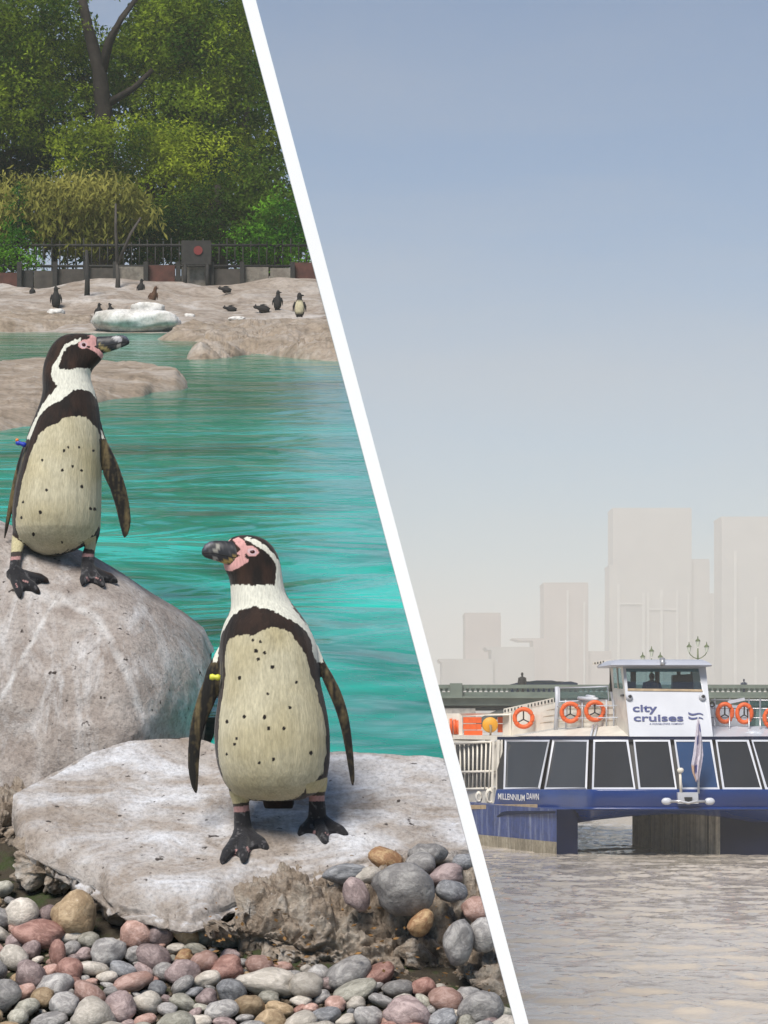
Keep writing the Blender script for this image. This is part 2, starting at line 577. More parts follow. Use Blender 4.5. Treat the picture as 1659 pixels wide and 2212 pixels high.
# ---- back wall of the enclosure: panels between posts
m_wallpale = rock_mat('pale rendered panel', (0.13, 0.11, 0.09), (0.20, 0.18, 0.15), (0.26, 0.24, 0.21), (0.32, 0.30, 0.27), (0.5, 0.8), 1.5, None, 2, 10, 0.3)
m_red = simple('weathered red brown boards', (0.075, 0.026, 0.018), 0.8, bump=0.3, bscale=6, var=0.35)
m_dark = simple('dark stained timber', (0.022, 0.02, 0.018), 0.8, bump=0.3, bscale=10, var=0.3)
m_greyfence = simple('dull grey boards', (0.055, 0.047, 0.04), 0.85, bump=0.3, bscale=6, var=0.3)
wall = thing('enclosure_wall', 'low wall of pale and red brown panels with dark posts behind the sand', 'wall', P(330, 612, 53.4))
for (u0, u1, vt, vb, mt) in ((-80, 40, 590, 640, m_red), (44, 72, 585, 640, m_dark), (74, 118, 586, 634, m_greyfence), (121, 184, 582, 632, m_greyfence),
                             (188, 246, 580, 630, m_greyfence), (252, 312, 577, 626, m_wallpale), (318, 378, 574, 626, m_red), (392, 452, 578, 622, m_wallpale),
                             (462, 520, 582, 620, m_greyfence), (526, 580, 578, 618, m_wallpale), (584, 630, 580, 618, m_wallpale), (634, 690, 568, 618, m_red)):
    d = 53.4
    a, c = P(u0, vb + 6, d), P(u1, vt, d)
    q = MB().box(((a.x + c.x) / 2, d, (a.z + c.z) / 2), (c.x - a.x, 0.12, c.z - a.z))
    q.build('panel', mt, wall)
for u in (42, 119, 186, 249, 315, 385, 457, 523, 632):
    a, c = P(u, 634, 53.25), P(u, 566, 53.25)
    MB().box((a.x, 53.25, (a.z + c.z) / 2), (0.09, 0.09, c.z - a.z)).build('post', m_dark, wall)

fence = thing('railing_fence', 'dark upright railing standing above the panel wall', 'fence', P(330, 580, 53.9))
for k in range(44):
    u = -60 + k * 17.2
    if P(u, 520, 53.9).x > limit_x(53.9, P(u, 520, 53.9).z) - 0.1:
        continue
    a, c = P(u, 592, 53.9), P(u, 520 + 6 * math.sin(k * 1.7), 53.9)
    MB().tube([a, c], 0.013, 6).build('bar', m_dark, fence, True)
for vv in (530, 575):
    a, c = P(-60, vv, 53.9), P(672, vv, 53.9)
    MB().tube([a, c], 0.03, 6).build('rail', m_dark, fence, True)

m_redpaint = simple('red paint', (0.16, 0.015, 0.012), 0.6)
sign = thing('sign_board', 'dark board with a red disc in the middle among the trees', 'sign', P(424, 585, 53.0))
a, c = P(392, 572, 53.1), P(456, 520, 53.1)
MB().box(((a.x + c.x) / 2, 53.1, (a.z + c.z) / 2), (c.x - a.x, 0.06, c.z - a.z)).build('board', m_dark, sign)
rc = P(428, 541, 53.06)
MB().loft([[(rc.x + 0.09 * math.cos(t), y, rc.z + 0.09 * math.sin(t)) for t in np.linspace(0, 2 * math.pi, 20, endpoint=False)] for y in (53.065, 53.045)]).build('disc', m_redpaint, sign)
for u in (400, 448):
    MB().tube([P(u, 626, 53.1), P(u, 572, 53.1)], 0.04, 6).build('leg', m_dark, sign, True)

m_bark = rock_mat('bark', (0.010, 0.008, 0.006), (0.022, 0.017, 0.013), (0.04, 0.032, 0.025), (0.05, 0.045, 0.035), (0.6, 0.8), 3, None, 4, 20, 0.6)
for (u, vt, vb, d, lab) in ((188, 540, 656, 49.5, 'slim dark pole planted in the sand near a lone penguin'), (254, 565, 640, 51.5, 'thin pale forked sapling stem in front of pale panel')):
    o = MB().tube([P(u, vb, d), P(u + 1, (vt + vb) / 2, d), P(u - 1, vt, d)], [0.06, 0.045, 0.03], 7)
    if u == 254:
        o.tube([P(u, 572, d), P(u + 28, 505, d), P(u + 50, 470, d)], [0.035, 0.03, 0.02], 6)
        o.tube([P(u, 572, d), P(u - 4, 500, d), P(u - 4, 440, d)], [0.035, 0.03, 0.02], 6)
    tag(o.build('pole' if u == 188 else 'sapling', m_dark if u == 188 else m_greyfence, smooth=True), lab, 'pole' if u == 188 else 'sapling')

# ---- trees
def leaf_mat(name):
    m, nt, b = new_mat(name)
    at = nt.nodes.new('ShaderNodeAttribute')
    at.attribute_name = 'Col'
    nt.links.new(at.outputs['Color'], b.inputs['Base Color'])
    b.inputs['Roughness'].default_value = 0.7
    b.inputs['Specular IOR Level'].default_value = 0.08
    tr = nt.nodes.new('ShaderNodeBsdfTranslucent')
    nt.links.new(at.outputs['Color'], tr.inputs['Color'])
    ms = nt.nodes.new('ShaderNodeMixShader')
    ms.inputs[0].default_value = 0.3
    nt.links.new(b.outputs[0], ms.inputs[1])
    nt.links.new(tr.outputs[0], ms.inputs[2])
    nt.links.new(ms.outputs[0], nt.nodes['Material Output'].inputs['Surface'])
    return m
m_leaf = leaf_mat('foliage')

def leaves(name, blobs, density, size, colours, parent, droop=0.0, holes=(), seed=0):
    """blobs: (u, v, ru, rv, d, depth radius) ellipsoids of small sprays of leaves; sprays make light and dark clumps"""
    g = np.random.default_rng(seed)
    allc, alln = [], []
    for (u, v, ru, rv, d, rd) in blobs:
        c = np.array(P(u, v, d))
        R = np.array([ru * K * d, rd, rv * K * d])
        ns = max(4, int(density * (ru * rv) / 900.0))
        q = g.normal(size=(ns, 3))
        q /= np.linalg.norm(q, axis=1)[:, None]
        q *= (0.55 + 0.45 * g.random((ns, 1)) ** 0.5)
        cent = c + q * R * (1 + 0.25 * fbm(q * 2 + c, 1.0, 2, seed)[:, None])
        for cc, qq in zip(cent, q):
            k = int(16 + 14 * g.random())
            s = size * (3.0 + 4.5 * g.random())
            off = g.normal(size=(k, 3)) * s * np.array([0.62, 0.62, 0.34])
            off[:, 2] -= 0.35 * (off[:, 0] ** 2 + off[:, 1] ** 2) / s
            allc.append(cc + off)
            alln.append(np.repeat(qq[None], k, 0))
    C = np.concatenate(allc)
    N = np.concatenate(alln)
    ok = C[:, 0] < limit_x(C[:, 1], C[:, 2]) - size * 0.6
    for (hu, hv, hr) in holes:
        uu = UC + C[:, 0] / (K * C[:, 1])
        vv = VH - (C[:, 2] - EYE) / (K * C[:, 1])
        ok &= ((uu - hu) ** 2 + (vv - hv) ** 2) > (hr * (0.6 + 0.6 * g.random(len(C)))) ** 2
    C, N = C[ok], N[ok]
    n = len(C)
    nrm = N * 0.5 + g.normal(size=(n, 3)) * 0.55 + np.array([0, -0.15, 0.55])
    nrm /= np.linalg.norm(nrm, axis=1)[:, None]
    t = np.cross(nrm, g.normal(size=(n, 3)))
    t /= np.linalg.norm(t, axis=1)[:, None]
    t[:, 2] -= droop
    b2 = np.cross(nrm, t)
    L = size * (0.7 + 0.7 * g.random((n, 1)))
    W = L * (0.42 - 0.2 * droop)
    quads = np.stack([C - t * L, C + b2 * W + nrm * L * 0.15, C + t * L, C - b2 * W + nrm * L * 0.15], 1).reshape(-1, 3)
    f = np.arange(n * 4).reshape(n, 4)
    a, bcol = np.array(colours[0]), np.array(colours[1])
    tt = np.clip(0.42 + 0.75 * fbm(C, 1.1, 2, seed + 3) + 0.25 * (g.random(n) - 0.5), 0, 1)[:, None]
    col = np.repeat(np.concatenate([a * (1 - tt) + bcol * tt, np.ones((n, 1))], 1), 4, 0)
    o = mesh_obj(name, quads, f, m_leaf, parent, False, col)
    o.location = -parent.location
    return o

def tree(label, base, limbs, blobs, density, size, colours, seed, name='broadleaf_tree', droop=0.0, holes=(), group=None, cat='tree'):
    u, v, d = base
    e = thing(name, label, cat, P(u, v, d), group)
    tb_ = MB()
    for L in limbs:
        pts_ = [P(*q[:3]) for q in L]
        tb_.tube(pts_, [q[3] for q in L], 8)
    tb_.build('trunk', m_bark, e, True)
    leaves('crown', blobs, density, size, colours, e, droop, holes, seed)
    return e

G1 = ((0.028, 0.066, 0.004), (0.27, 0.36, 0.024))
G2 = ((0.012, 0.036, 0.004), (0.085, 0.145, 0.014))
G3 = ((0.11, 0.12, 0.02), (0.34, 0.32, 0.075))
G4 = ((0.025, 0.10, 0.006), (0.15, 0.35, 0.018))
TG = 'trees on the bank behind the pond'
tree('tall dark limbed tree whose forked trunk shows against the sky gap', (222, 612, 59),
     [[(222, 620, 59, .28), (226, 400, 59, .24), (224, 240, 59, .2), (214, 150, 59, .16), (190, 60, 59, .12), (170, -40, 59, .08)],
      [(216, 165, 59, .13), (236, 90, 59, .10), (262, 40, 59, .07), (300, -10, 59, .05)], [(224, 230, 59, .1), (290, 190, 59, .07), (330, 150, 59, .05)]],
     [(110, 60, 110, 90, 60, 1.6), (30, 170, 120, 110, 60, 1.6), (-60, 60, 120, 120, 60, 1.5), (330, 40, 110, 80, 61, 1.5), (180, -50, 160, 45, 61, 1.4), (120, 250, 130, 80, 60, 1.4), (290, 150, 75, 70, 61, 1.2)],
     19.0, 0.048, G1, 11, holes=((238, 28, 46), (215, 12, 30), (272, 6, 24)), group=None)
tree('broad green tree beside the white divider, higher than its neighbours', (470, 612, 60),
     [[(470, 620, 60, .24), (466, 450, 60, .2), (455, 300, 60, .14), (440, 180, 60, .09)], [(466, 420, 60, .1), (520, 300, 60, .07), (540, 220, 60, .05)]],
     [(430, 110, 120, 110, 60, 1.6), (520, 220, 90, 110, 60, 1.5), (400, 260, 110, 80, 59.5, 1.4), (470, 40, 110, 80, 61, 1.4), (380, 20, 90, 70, 61, 1.3)],
     19, 0.048, G1, 12)
tree('olive green bushy tree in the middle of the bank', (330, 612, 57.5),
     [[(330, 615, 57.5, .16), (328, 480, 57.5, .13), (320, 360, 57.5, .08)], [(328, 460, 57.5, .07), (380, 360, 57.5, .05)]],
     [(300, 320, 120, 75, 57.5, 1.3), (420, 340, 120, 80, 57.5, 1.3), (200, 330, 100, 70, 57.8, 1.2), (360, 400, 110, 60, 57.3, 1.2)],
     20, 0.046, ((0.036, 0.075, 0.004), (0.33, 0.40, 0.028)), 13)
tree('dark dense tree filling the lower bank above the fence', (480, 612, 56.2),
     [[(480, 615, 56.2, .14), (480, 500, 56.2, .11), (470, 400, 56.2, .07)]],
     [(430, 470, 130, 70, 56.2, 1.1), (560, 390, 100, 70, 56.4, 1.1), (520, 500, 110, 60, 56, 1.0), (340, 500, 80, 55, 56, 1.0), (600, 470, 90, 70, 56.2, 1.0)],
     20, 0.044, G2, 14)
tree('bright green shrub at the foot of the trees beside the white divider', (600, 612, 54.6),
     [[(600, 615, 54.6, .08), (600, 550, 54.6, .06), (596, 490, 54.6, .04)]],
     [(610, 470, 62, 55, 54.7, .7), (560, 520, 70, 45, 54.6, .7), (640, 530, 60, 45, 54.5, .7)],
     22, 0.04, G4, 15, name='leafy_shrub', cat='shrub')
tree('yellow olive willowy thicket with drooping sprays over the wall', (150, 612, 54.8),
     [[(120, 620, 54.8, .06), (118, 520, 54.8, .05), (100, 420, 54.8, .03)], [(190, 620, 54.8, .06), (196, 520, 54.8, .05), (220, 420, 54.8, .03)], [(250, 615, 54.8, .05), (252, 520, 54.8, .04), (280, 430, 54.8, .025)]],
     [(60, 440, 100, 60, 54.8, .9), (170, 430, 100, 55, 54.8, .9), (250, 450, 70, 50, 54.8, .8), (150, 500, 120, 45, 54.7, .8), (-60, 460, 90, 70, 54.8, .9), (240, 400, 40, 25, 54.8, .5)],
     24, 0.055, G3, 16, name='willow_thicket', droop=0.7, cat='shrub')
tree('small bright green conifer shrub against the yellow thicket', (40, 612, 54.0),
     [[(40, 618, 54.0, .05), (40, 500, 54.0, .03), (41, 410, 54.0, .02)]],
     [(42, 540, 48, 55, 54.1, .45), (40, 475, 26, 50, 54.1, .3), (42, 425, 12, 26, 54.1, .15), (10, 560, 40, 35, 54, .4)],
     28, 0.034, G4, 17, name='conifer_shrub', cat='shrub')
tree('dark evergreen backing trees on the hill crest, lower left', (-20, 600, 63),
     [[(-20, 605, 63, .3), (-20, 300, 63, .22)]],
     [(-40, 60, 170, 170, 64, 1.5), (90, 150, 150, 130, 64.5, 1.5), (-40, 300, 150, 150, 63, 1.5), (100, 380, 150, 110, 63.5, 1.5), (240, 480, 150, 90, 62, 1.3), (-100, 480, 150, 100, 62, 1.3)],
     14, 0.08, G2, 18, holes=((238, 28, 40), (215, 12, 26)))
tree('dark evergreen backing tree on the hill crest behind the broad tree', (420, 600, 64),
     [[(420, 605, 64, .3), (420, 300, 64, .22)]],
     [(330, 60, 90, 110, 65, 1.5), (450, 10, 130, 90, 65.5, 1.5), (360, 180, 130, 150, 64, 1.5), (500, 300, 130, 150, 64, 1.5), (420, 460, 170, 100, 62.5, 1.3), (570, 480, 120, 110, 62.5, 1.3), (480, 120, 120, 140, 65, 1.5)],
     14, 0.08, G2, 19, holes=((245, 28, 40), (272, 6, 20)))

# ---- bridge over the river
m_bridge = simple('dull green bridge paint', (0.13, 0.16, 0.13), 0.6, bump=0.2, bscale=1.5, var=0.15)
m_bridge_dark = simple('shadowy bridge ironwork', (0.06, 0.07, 0.065), 0.7, bump=0.2, bscale=1.5)  # darker copy of the bridge paint, shade below the deck put in
m_pier = rock_mat('granite pier', (0.22, 0.2, 0.18), (0.32, 0.3, 0.27), (0.4, 0.38, 0.35), (0.45, 0.43, 0.4), (0.6, 0.8), .5, None, .8, 4, 0.3)
BD = 150.0
bs = K * BD
def bz(v):
    return EYE + (VH - v) * bs
def bx(u):
    return (u - UC) * bs
bridge = thing('road_bridge', 'long green iron road bridge behind the boat with pierced parapet', 'bridge', (bx(1300), BD, RIVER_Z))
xl, xr = bx(900), bx(2600)
def slab(name, v0, v1, y0, y1, mat, par=bridge, a=None, c=None):
    a = xl if a is None else a
    c = xr if c is None else c
    return MB().hexa([(a, y0, bz(v1)), (c, y0, bz(v1)), (c, y1, bz(v1)), (a, y1, bz(v1))], [(a, y0, bz(v0)), (c, y0, bz(v0)), (c, y1, bz(v0)), (a, y1, bz(v0))]).build(name, mat, par)
slab('parapet_rail', 1479, 1487, BD - 0.2, BD + 0.15, m_bridge)
slab('parapet_base', 1495, 1504, BD - 0.2, BD + 0.15, m_bridge)
slab('cornice', 1504, 1508, BD - 0.45, BD + 0.3, m_bridge)
slab('girder', 1508, 1524, BD - 0.1, BD + 14, m_bridge)
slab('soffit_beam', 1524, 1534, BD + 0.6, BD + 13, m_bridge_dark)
slab('parapet_rail', 1479, 1487, BD + 13.6, BD + 13.9, m_bridge)
bal = None
for k in range(150):
    x = xl + 0.2 + k * 0.30
    if x > bx(1760):
        break
    if bal is None:
        bal = MB().hexa([(-.055, -.06, bz(1495)), (.055, -.06, bz(1495)), (.055, .06, bz(1495)), (-.055, .06, bz(1495))],
                        [(-.11, -.06, bz(1487)), (.11, -.06, bz(1487)), (.11, .06, bz(1487)), (-.11, .06, bz(1487))]).build('baluster', m_bridge, bridge)
        bal.location = Vector((x, BD, 0)) - bridge.location
    else:
        o = bal.copy()
        link(o)
        o.parent = bridge
        o.location = Vector((x, BD, 0)) - bridge.location
for u in (985, 1330, 1675):
    slab('parapet_pier', 1476, 1508, BD - 0.5, BD + 0.4, m_bridge, a=bx(u) - .35, c=bx(u) + .35)
    MB().hexa([(bx(u) - 1.4, BD - 1, RIVER_Z - 1), (bx(u) + 1.4, BD - 1, RIVER_Z - 1), (bx(u) + 1.4, BD + 15, RIVER_Z - 1), (bx(u) - 1.4, BD + 15, RIVER_Z - 1)],
              [(bx(u) - 1.1, BD, bz(1530)), (bx(u) + 1.1, BD, bz(1530)), (bx(u) + 1.1, BD + 14, bz(1530)), (bx(u) - 1.1, BD + 14, bz(1530))]).build('pier', m_pier, bridge)
# arched ribs between the piers
for (ua, ub) in ((985, 1330), (1330, 1675), (1675, 2020)):
    pts_ = []
    for t in np.linspace(0, 1, 17):
        uu = ua + (ub - ua) * t
        vv = 1530 + 70 * abs(2 * t - 1) ** 2.2
        pts_.append((bx(uu), BD + 0.3, bz(vv)))
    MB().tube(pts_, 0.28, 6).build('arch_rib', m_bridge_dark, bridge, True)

m_glasslamp = simple('frosted lamp glass', (0.55, 0.58, 0.5), 0.3)
m_lampiron = simple('gilded green lamp iron', (0.10, 0.13, 0.05), 0.5, var=0.4, bscale=8)
def bridge_lamp(u, vtop, label):
    x = bx(u)
    e = thing('bridge_lamp', label, 'street lamp', (x, BD - 0.1, bz(1487)))
    zt = bz(vtop)
    arm = zt - 0.95
    MB().tube([(x, BD - .1, bz(1487)), (x, BD - .1, arm - .5), (x, BD - .1, arm + 0.25)], [.10, .06, .035], 8).build('post', m_lampiron, e, True)
    for s in (-1, 1):
        pts_ = [(x, BD - .1, arm - .35), (x + s * .22, BD - .1, arm - .28), (x + s * .42, BD - .1, arm - .12), (x + s * .5, BD - .1, arm + .02)]
        MB().tube(pts_, .028, 6).build('arm', m_lampiron, e, True)
    for dx, dz in ((0, .45), (-.5, .12), (.5, .12)):
        z0 = arm + dz - .1
        ln = MB().loft([[(x + dx + r * math.cos(t), BD - .1 + r * math.sin(t), z0 + h) for t in np.linspace(0, 2 * math.pi, 6, endpoint=False)] for r, h in ((.06, 0), (.13, .3))]).build('lantern', m_glasslamp, e)
        MB().loft([[(x + dx + r * math.cos(t), BD - .1 + r * math.sin(t), z0 + h) for t in np.linspace(0, 2 * math.pi, 6, endpoint=False)] for r, h in ((.15, .3), (.13, .36), (.04, .44), (.015, .6))]).build('cap', m_lampiron, ln).location = (0, 0, 0)
bridge_lamp(1507, 1374, 'three lantern bridge lamp fully visible above the wheelhouse roof')
bridge_lamp(1407, 1396, 'three lantern bridge lamp mostly hidden behind the wheelhouse roof')

# vehicles and a walker on the bridge, mostly behind the parapet
m_carblue = simple('dark blue car paint', (0.015, 0.025, 0.05), 0.25, var=0.05)
m_carglass = simple('dark car glass', (0.02, 0.025, 0.03), 0.08, var=0.05)
m_tyre = simple('tyre rubber', (0.02, 0.02, 0.02), 0.8)
deck = bz(1508)
cx = bx(1181)
car = thing('car', 'dark blue car passing over the bridge, only its roof above the parapet', 'car', (cx, BD + 4, deck))
ctop = bz(1468)
cl = 2.0
prof_c = [(-cl, .35), (-cl, .8), (-1.4, .95), (-.85, ctop - deck - .06), (-.4, ctop - deck), (.5, ctop - deck), (1.0, ctop - deck - .1), (1.6, 1.0), (cl, .9), (cl, .35)]
MB().hexa([(cx + a, BD + 3.2, deck + h) for a, h in prof_c], [(cx + a, BD + 4.8, deck + h) for a, h in prof_c]).build('body', m_carblue, car)
hh = ctop - deck
MB().hexa([(cx + a, BD + 3.17, deck + h) for a, h in ((-1.15, 1.0), (-.8, hh - .14), (.75, hh - .14), (1.25, 1.0))], [(cx + a, BD + 3.25, deck + h) for a, h in ((-1.15, 1.0), (-.8, hh - .14), (.75, hh - .14), (1.25, 1.0))]).build('side_window', m_carglass, car)
for a in (-1.25, 1.25):
    for yy_ in (3.25, 4.75):
        MB().loft([[(cx + a + .32 * math.cos(t), BD + y_, deck + .33 + .32 * math.sin(t)) for t in np.linspace(0, 2 * math.pi, 16, endpoint=False)] for y_ in (yy_ - .12, yy_ + .12)]).build('wheel', m_tyre, car)

def walker(u, vt, label, d=BD + 0.9, m=None):
    x, zt = (u - UC) * K * d, EYE + (VH - vt) * K * d
    H = zt - deck
    e = thing('person', label, 'person', (x, d, deck))
    o = MB()
    rings = []
    for (h, rx, ry) in ((.0, .16, .11), (.25, .14, .1), (.48, .19, .13), (.6, .17, .12), (.72, .22, .13), (.80, .2, .11), (.835, .06, .06), (.86, .06, .065), (.90, .085, .1), (.95, .085, .1), (.99, .05, .06)):
        rings.append([(x + rx * H / 1.75 * math.cos(t), d + ry * H / 1.75 * math.sin(t), deck + h * H) for t in np.linspace(0, 2 * math.pi, 14, endpoint=False)])
    o.loft(rings)
    for s in (-1, 1):
        o.tube([(x + s * .2 * H / 1.75, d, deck + .79 * H), (x + s * .25 * H / 1.75, d, deck + .62 * H), (x + s * .22 * H / 1.75, d - .1, deck + .47 * H)], [.055, .045, .035], 8)
    o.build('body', m or m_dark, e, True)
walker(1128, 1452, 'person in dark clothes walking on the bridge near the blue car')
walker(1607, 1466, 'person in dark clothes on the bridge above the orange rings right of the wheelhouse', m=m_carblue)

# ---- city in the haze on the far bank
m_city = simple('far bank ground', (0.2, 0.19, 0.17), 0.9)
cb = MB().hexa([(-2900, 1250, -6), (2900, 1250, -6), (2900, 4400, -6), (-2900, 4400, -6)], [(-2900, 1250, 0), (2900, 1250, 0), (2900, 4400, 0), (-2900, 4400, 0)])
structure(cb.build('far_bank', m_city))
m_tower = simple('grey tower cladding', (0.30, 0.30, 0.29), 0.7, bscale=.05)
m_tower2 = simple('brown tower cladding', (0.30, 0.265, 0.25), 0.7, bscale=.05)
m_rib = simple('pale facade rib', (0.45, 0.45, 0.43), 0.6, bscale=.1)

def building(label, parts, d, mat, ribs=(), depth=40, name='tower_block', slabs=()):
    u0 = min(p[0] for p in parts)
    u1 = max(p[1] for p in parts)
    e = thing(name, label, 'building', ((.5 * (u0 + u1) - UC) * K * d, d + depth / 2, 0))
    for k, (ua, ub, vt, flare) in enumerate(parts):
        a, c = (ua - UC) * K * d, (ub - UC) * K * d
        zt = EYE + (VH - vt) * K * d
        y0 = d + k * 1.5
        y1 = d + depth + k
        mb = MB().hexa([(a, y0, 0), (c, y0, 0), (c, y1, 0), (a, y1, 0)], [(a, y0, zt), (c, y0, zt), (c, y1, zt), (a, y1, zt)])
        w_ = mb.build('wall', mat, e)
        # parapet and floor bands
        q = MB().hexa([(a - flare, y0 + .05, zt), (c - .2, y0 + .05, zt), (c - .2, y1, zt), (a - flare, y1, zt)],
                      [(a - flare * 1.6, y0 + .05, zt + 1.6), (c - .2, y0 + .05, zt + 1.6), (c - .2, y1, zt + 1.6), (a - flare * 1.6, y1, zt + 1.6)])
        q.build('roof', mat, w_).location = (0, 0, 0)
    for (u, vt, wd) in ribs:
        x = (u - UC) * K * d
        zt = EYE + (VH - vt) * K * d
        MB().box((x, d - .8, zt / 2), (wd, 1.2, zt)).build('facade_rib', m_rib, e)
    for (ua, ub, v_) in slabs:
        a, c = (ua - UC) * K * d, (ub - UC) * K * d
        z = EYE + (VH - v_) * K * d
        MB().box(((a + c) / 2, d - .6, z), (c - a, 1.0, 1.0)).build('floor_band', m_rib, e)
    return e

building('square mid height block standing left of the taller block in the haze', [(1005, 1082, 1330, .2)], 1400, m_tower2)
building('low wide block in front of the square block, almost lost in haze', [(954, 1066, 1430, 1.0), (1062, 1155, 1404, 2.0)], 1320, m_tower, name='low_block')
building('tall slab block with a flared podium left of the largest tower', [(1175, 1271, 1264, .2), (1152, 1250, 1384, 8.0), (1268, 1322, 1412, .2)], 1600, m_tower2, ribs=((1226, 1275, 1.2), (1262, 1300, 1.0)))
building('largest tower with a stepped right side and pale upright ribs', [(1324, 1494, 1102, .2), (1317, 1496, 1225, .2), (1490, 1534, 1212, .2), (1530, 1556, 1286, .2)], 1800, m_tower,
         ribs=((1336, 1262, 1.8), (1390, 1280, 1.8), (1400, 1280, 1.5), (1429, 1275, 1.8), (1463, 1275, 1.5), (1487, 1282, 1.2)), slabs=((1336, 1390, 1304), (1400, 1463, 1316)))
building('flat topped tower right of the stepped tower, cut by a pale seam', [(1559, 1800, 1121, .2)], 1720, m_tower, ribs=((1588, 1190, 1.8), (1632, 1290, 1.5)))

# ---- haze
m_haze = bpy.data.materials.new('river haze')
m_haze.use_nodes = True
nt = m_haze.node_tree
nt.nodes.clear()
pvn = nt.nodes.new('ShaderNodeVolumePrincipled')
pvn.inputs['Color'].default_value = (0.99, 0.96, 0.89, 1)
pvn.inputs['Density'].default_value = 0.00074
pvn.inputs['Anisotropy'].default_value = 0.0
om = nt.nodes.new('ShaderNodeOutputMaterial')
nt.links.new(pvn.outputs[0], om.inputs['Volume'])
hb = MB().hexa([(-3000, -300, -8), (3000, -300, -8), (3000, 4500, -8), (-3000, 4500, -8)], [(-3000, -300, 150), (3000, -300, 150), (3000, 4500, 150), (-3000, 4500, 150)])
hz = hb.build('haze', m_haze)
hz['kind'] = 'stuff'
hz['label'] = 'pale haze hanging over the river and city'

# ---- white divider strip added between the two scenes, no real board
m_white = simple('white gloss paint', (0.86, 0.86, 0.86), 0.4, var=0.01, bscale=3)
bd0, bd1 = 4.40, 4.45
def bar_x(z, side, d=bd0):
    v_ = VH - (z - EYE) / (K * d)
    return ((538 + 0.2664 * v_ + side * 14.6) - UC) * K * d
zb, zt = 0.02, 3.1
front = [(bar_x(zb, -1), bd0, zb), (bar_x(zb, 1), bd0, zb), (bar_x(zt, 1), bd0, zt), (bar_x(zt, -1), bd0, zt)]
back = [(x, bd1, z) for x, y, z in front]
bar = thing('divider_strip', 'added white divider strip between the pool scene and the river scene', 'board', ((front[0][0] + front[1][0]) / 2, (bd0 + bd1) / 2, 0))
MB().hexa(front, back).build('board', m_white, bar)  # the added divider strip itself
MB().box((front[0][0] + .01, (bd0 + bd1) / 2, 0.0125), (0.3, 0.3, 0.025)).build('base_plate', m_white, bar)

# ================================================================== NEAR ROCKS AND PEBBLES
def DS(v):
    return 5.25 + (1815 - v) * 0.0017
def DG(v):
    return 4.77 + (2212 - v) * 0.0018

def displace(V, faces_shape, amp_fn):
    """push a grid of points along its surface normals"""
    A = V.reshape(*faces_shape, 3)
    du = np.gradient(A, axis=0)
    dv = np.gradient(A, axis=1)
    N = np.cross(du, dv)
    N /= np.linalg.norm(N, axis=2)[:, :, None] + 1e-12
    N *= np.where(N[:, :, 1:2] > 0, -1, 1)          # towards the viewer
    return (A + N * amp_fn(V).reshape(*faces_shape, 1)).reshape(-1, 3)

m_boulder = rock_mat('pink grey boulder', (0.23, 0.19, 0.165), (0.345, 0.30, 0.27), (0.43, 0.39, 0.36), (0.60, 0.585, 0.58), (0.50, 0.70), 5.5, ((1.9, 1, 0.6), (0, 0.6, 0)), 9, 110, 0.7, spots=1, stain=True)
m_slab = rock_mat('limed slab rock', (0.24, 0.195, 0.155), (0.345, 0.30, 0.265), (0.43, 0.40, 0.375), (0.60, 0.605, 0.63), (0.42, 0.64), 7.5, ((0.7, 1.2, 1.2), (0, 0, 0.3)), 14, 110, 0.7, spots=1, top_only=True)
m_rubble = rock_mat('crumbled conglomerate', (0.13, 0.095, 0.065), (0.31, 0.25, 0.195), (0.45, 0.40, 0.34), (0.55, 0.52, 0.48), (0.56, 0.74), 14, None, 22, 120, 0.9, spots=1)
m_soil, nt, b = new_mat('mossy dark soil')
tc = nt.nodes.new('ShaderNodeTexCoord')
n1 = noise_node(nt, tc.outputs['Object'], 12, 6, 0.6)
n2 = noise_node(nt, tc.outputs['Object'], 90, 5, 0.6)
c_ = ramp(nt, n1, [(0.3, (0.03, 0.022, 0.015)), (0.5, (0.05, 0.04, 0.025)), (0.6, (0.035, 0.05, 0.012)), (0.75, (0.06, 0.05, 0.035))])
nt.links.new(c_, b.inputs['Base Color'])
b.inputs['Roughness'].default_value = 0.95
bump(nt, b, n2, 0.8, 0.01)

# ---- soil bank under the pebbles
nu, nv = 90, 60
V = []
for u in np.linspace(-120, 1150, nu):
    for t in np.linspace(0, 1, nv):
        v_ = 1760 + (2330 - 1760) * t
        V.append(P(u, v_, DG(v_)))
V = np.array(V)
V = displace(V, (nu, nv), lambda q: 0.006 * fbm(q, 14, 4, 2))
front_rows = []
A = V.reshape(nu, nv, 3)
ext = A[:, -1:, :].copy()
ext[:, :, 1] -= 0.75
ext[:, :, 2] = 0.0
A = np.concatenate([A, ext], axis=1)
V = A.reshape(-1, 3)
V[:, 0] = np.minimum(V[:, 0], limit_x(V[:, 1], V[:, 2]) - 0.004)
soil = mesh_obj('pebble_bank', V, grid_faces(nu, nv + 1), m_soil)
structure(soil)

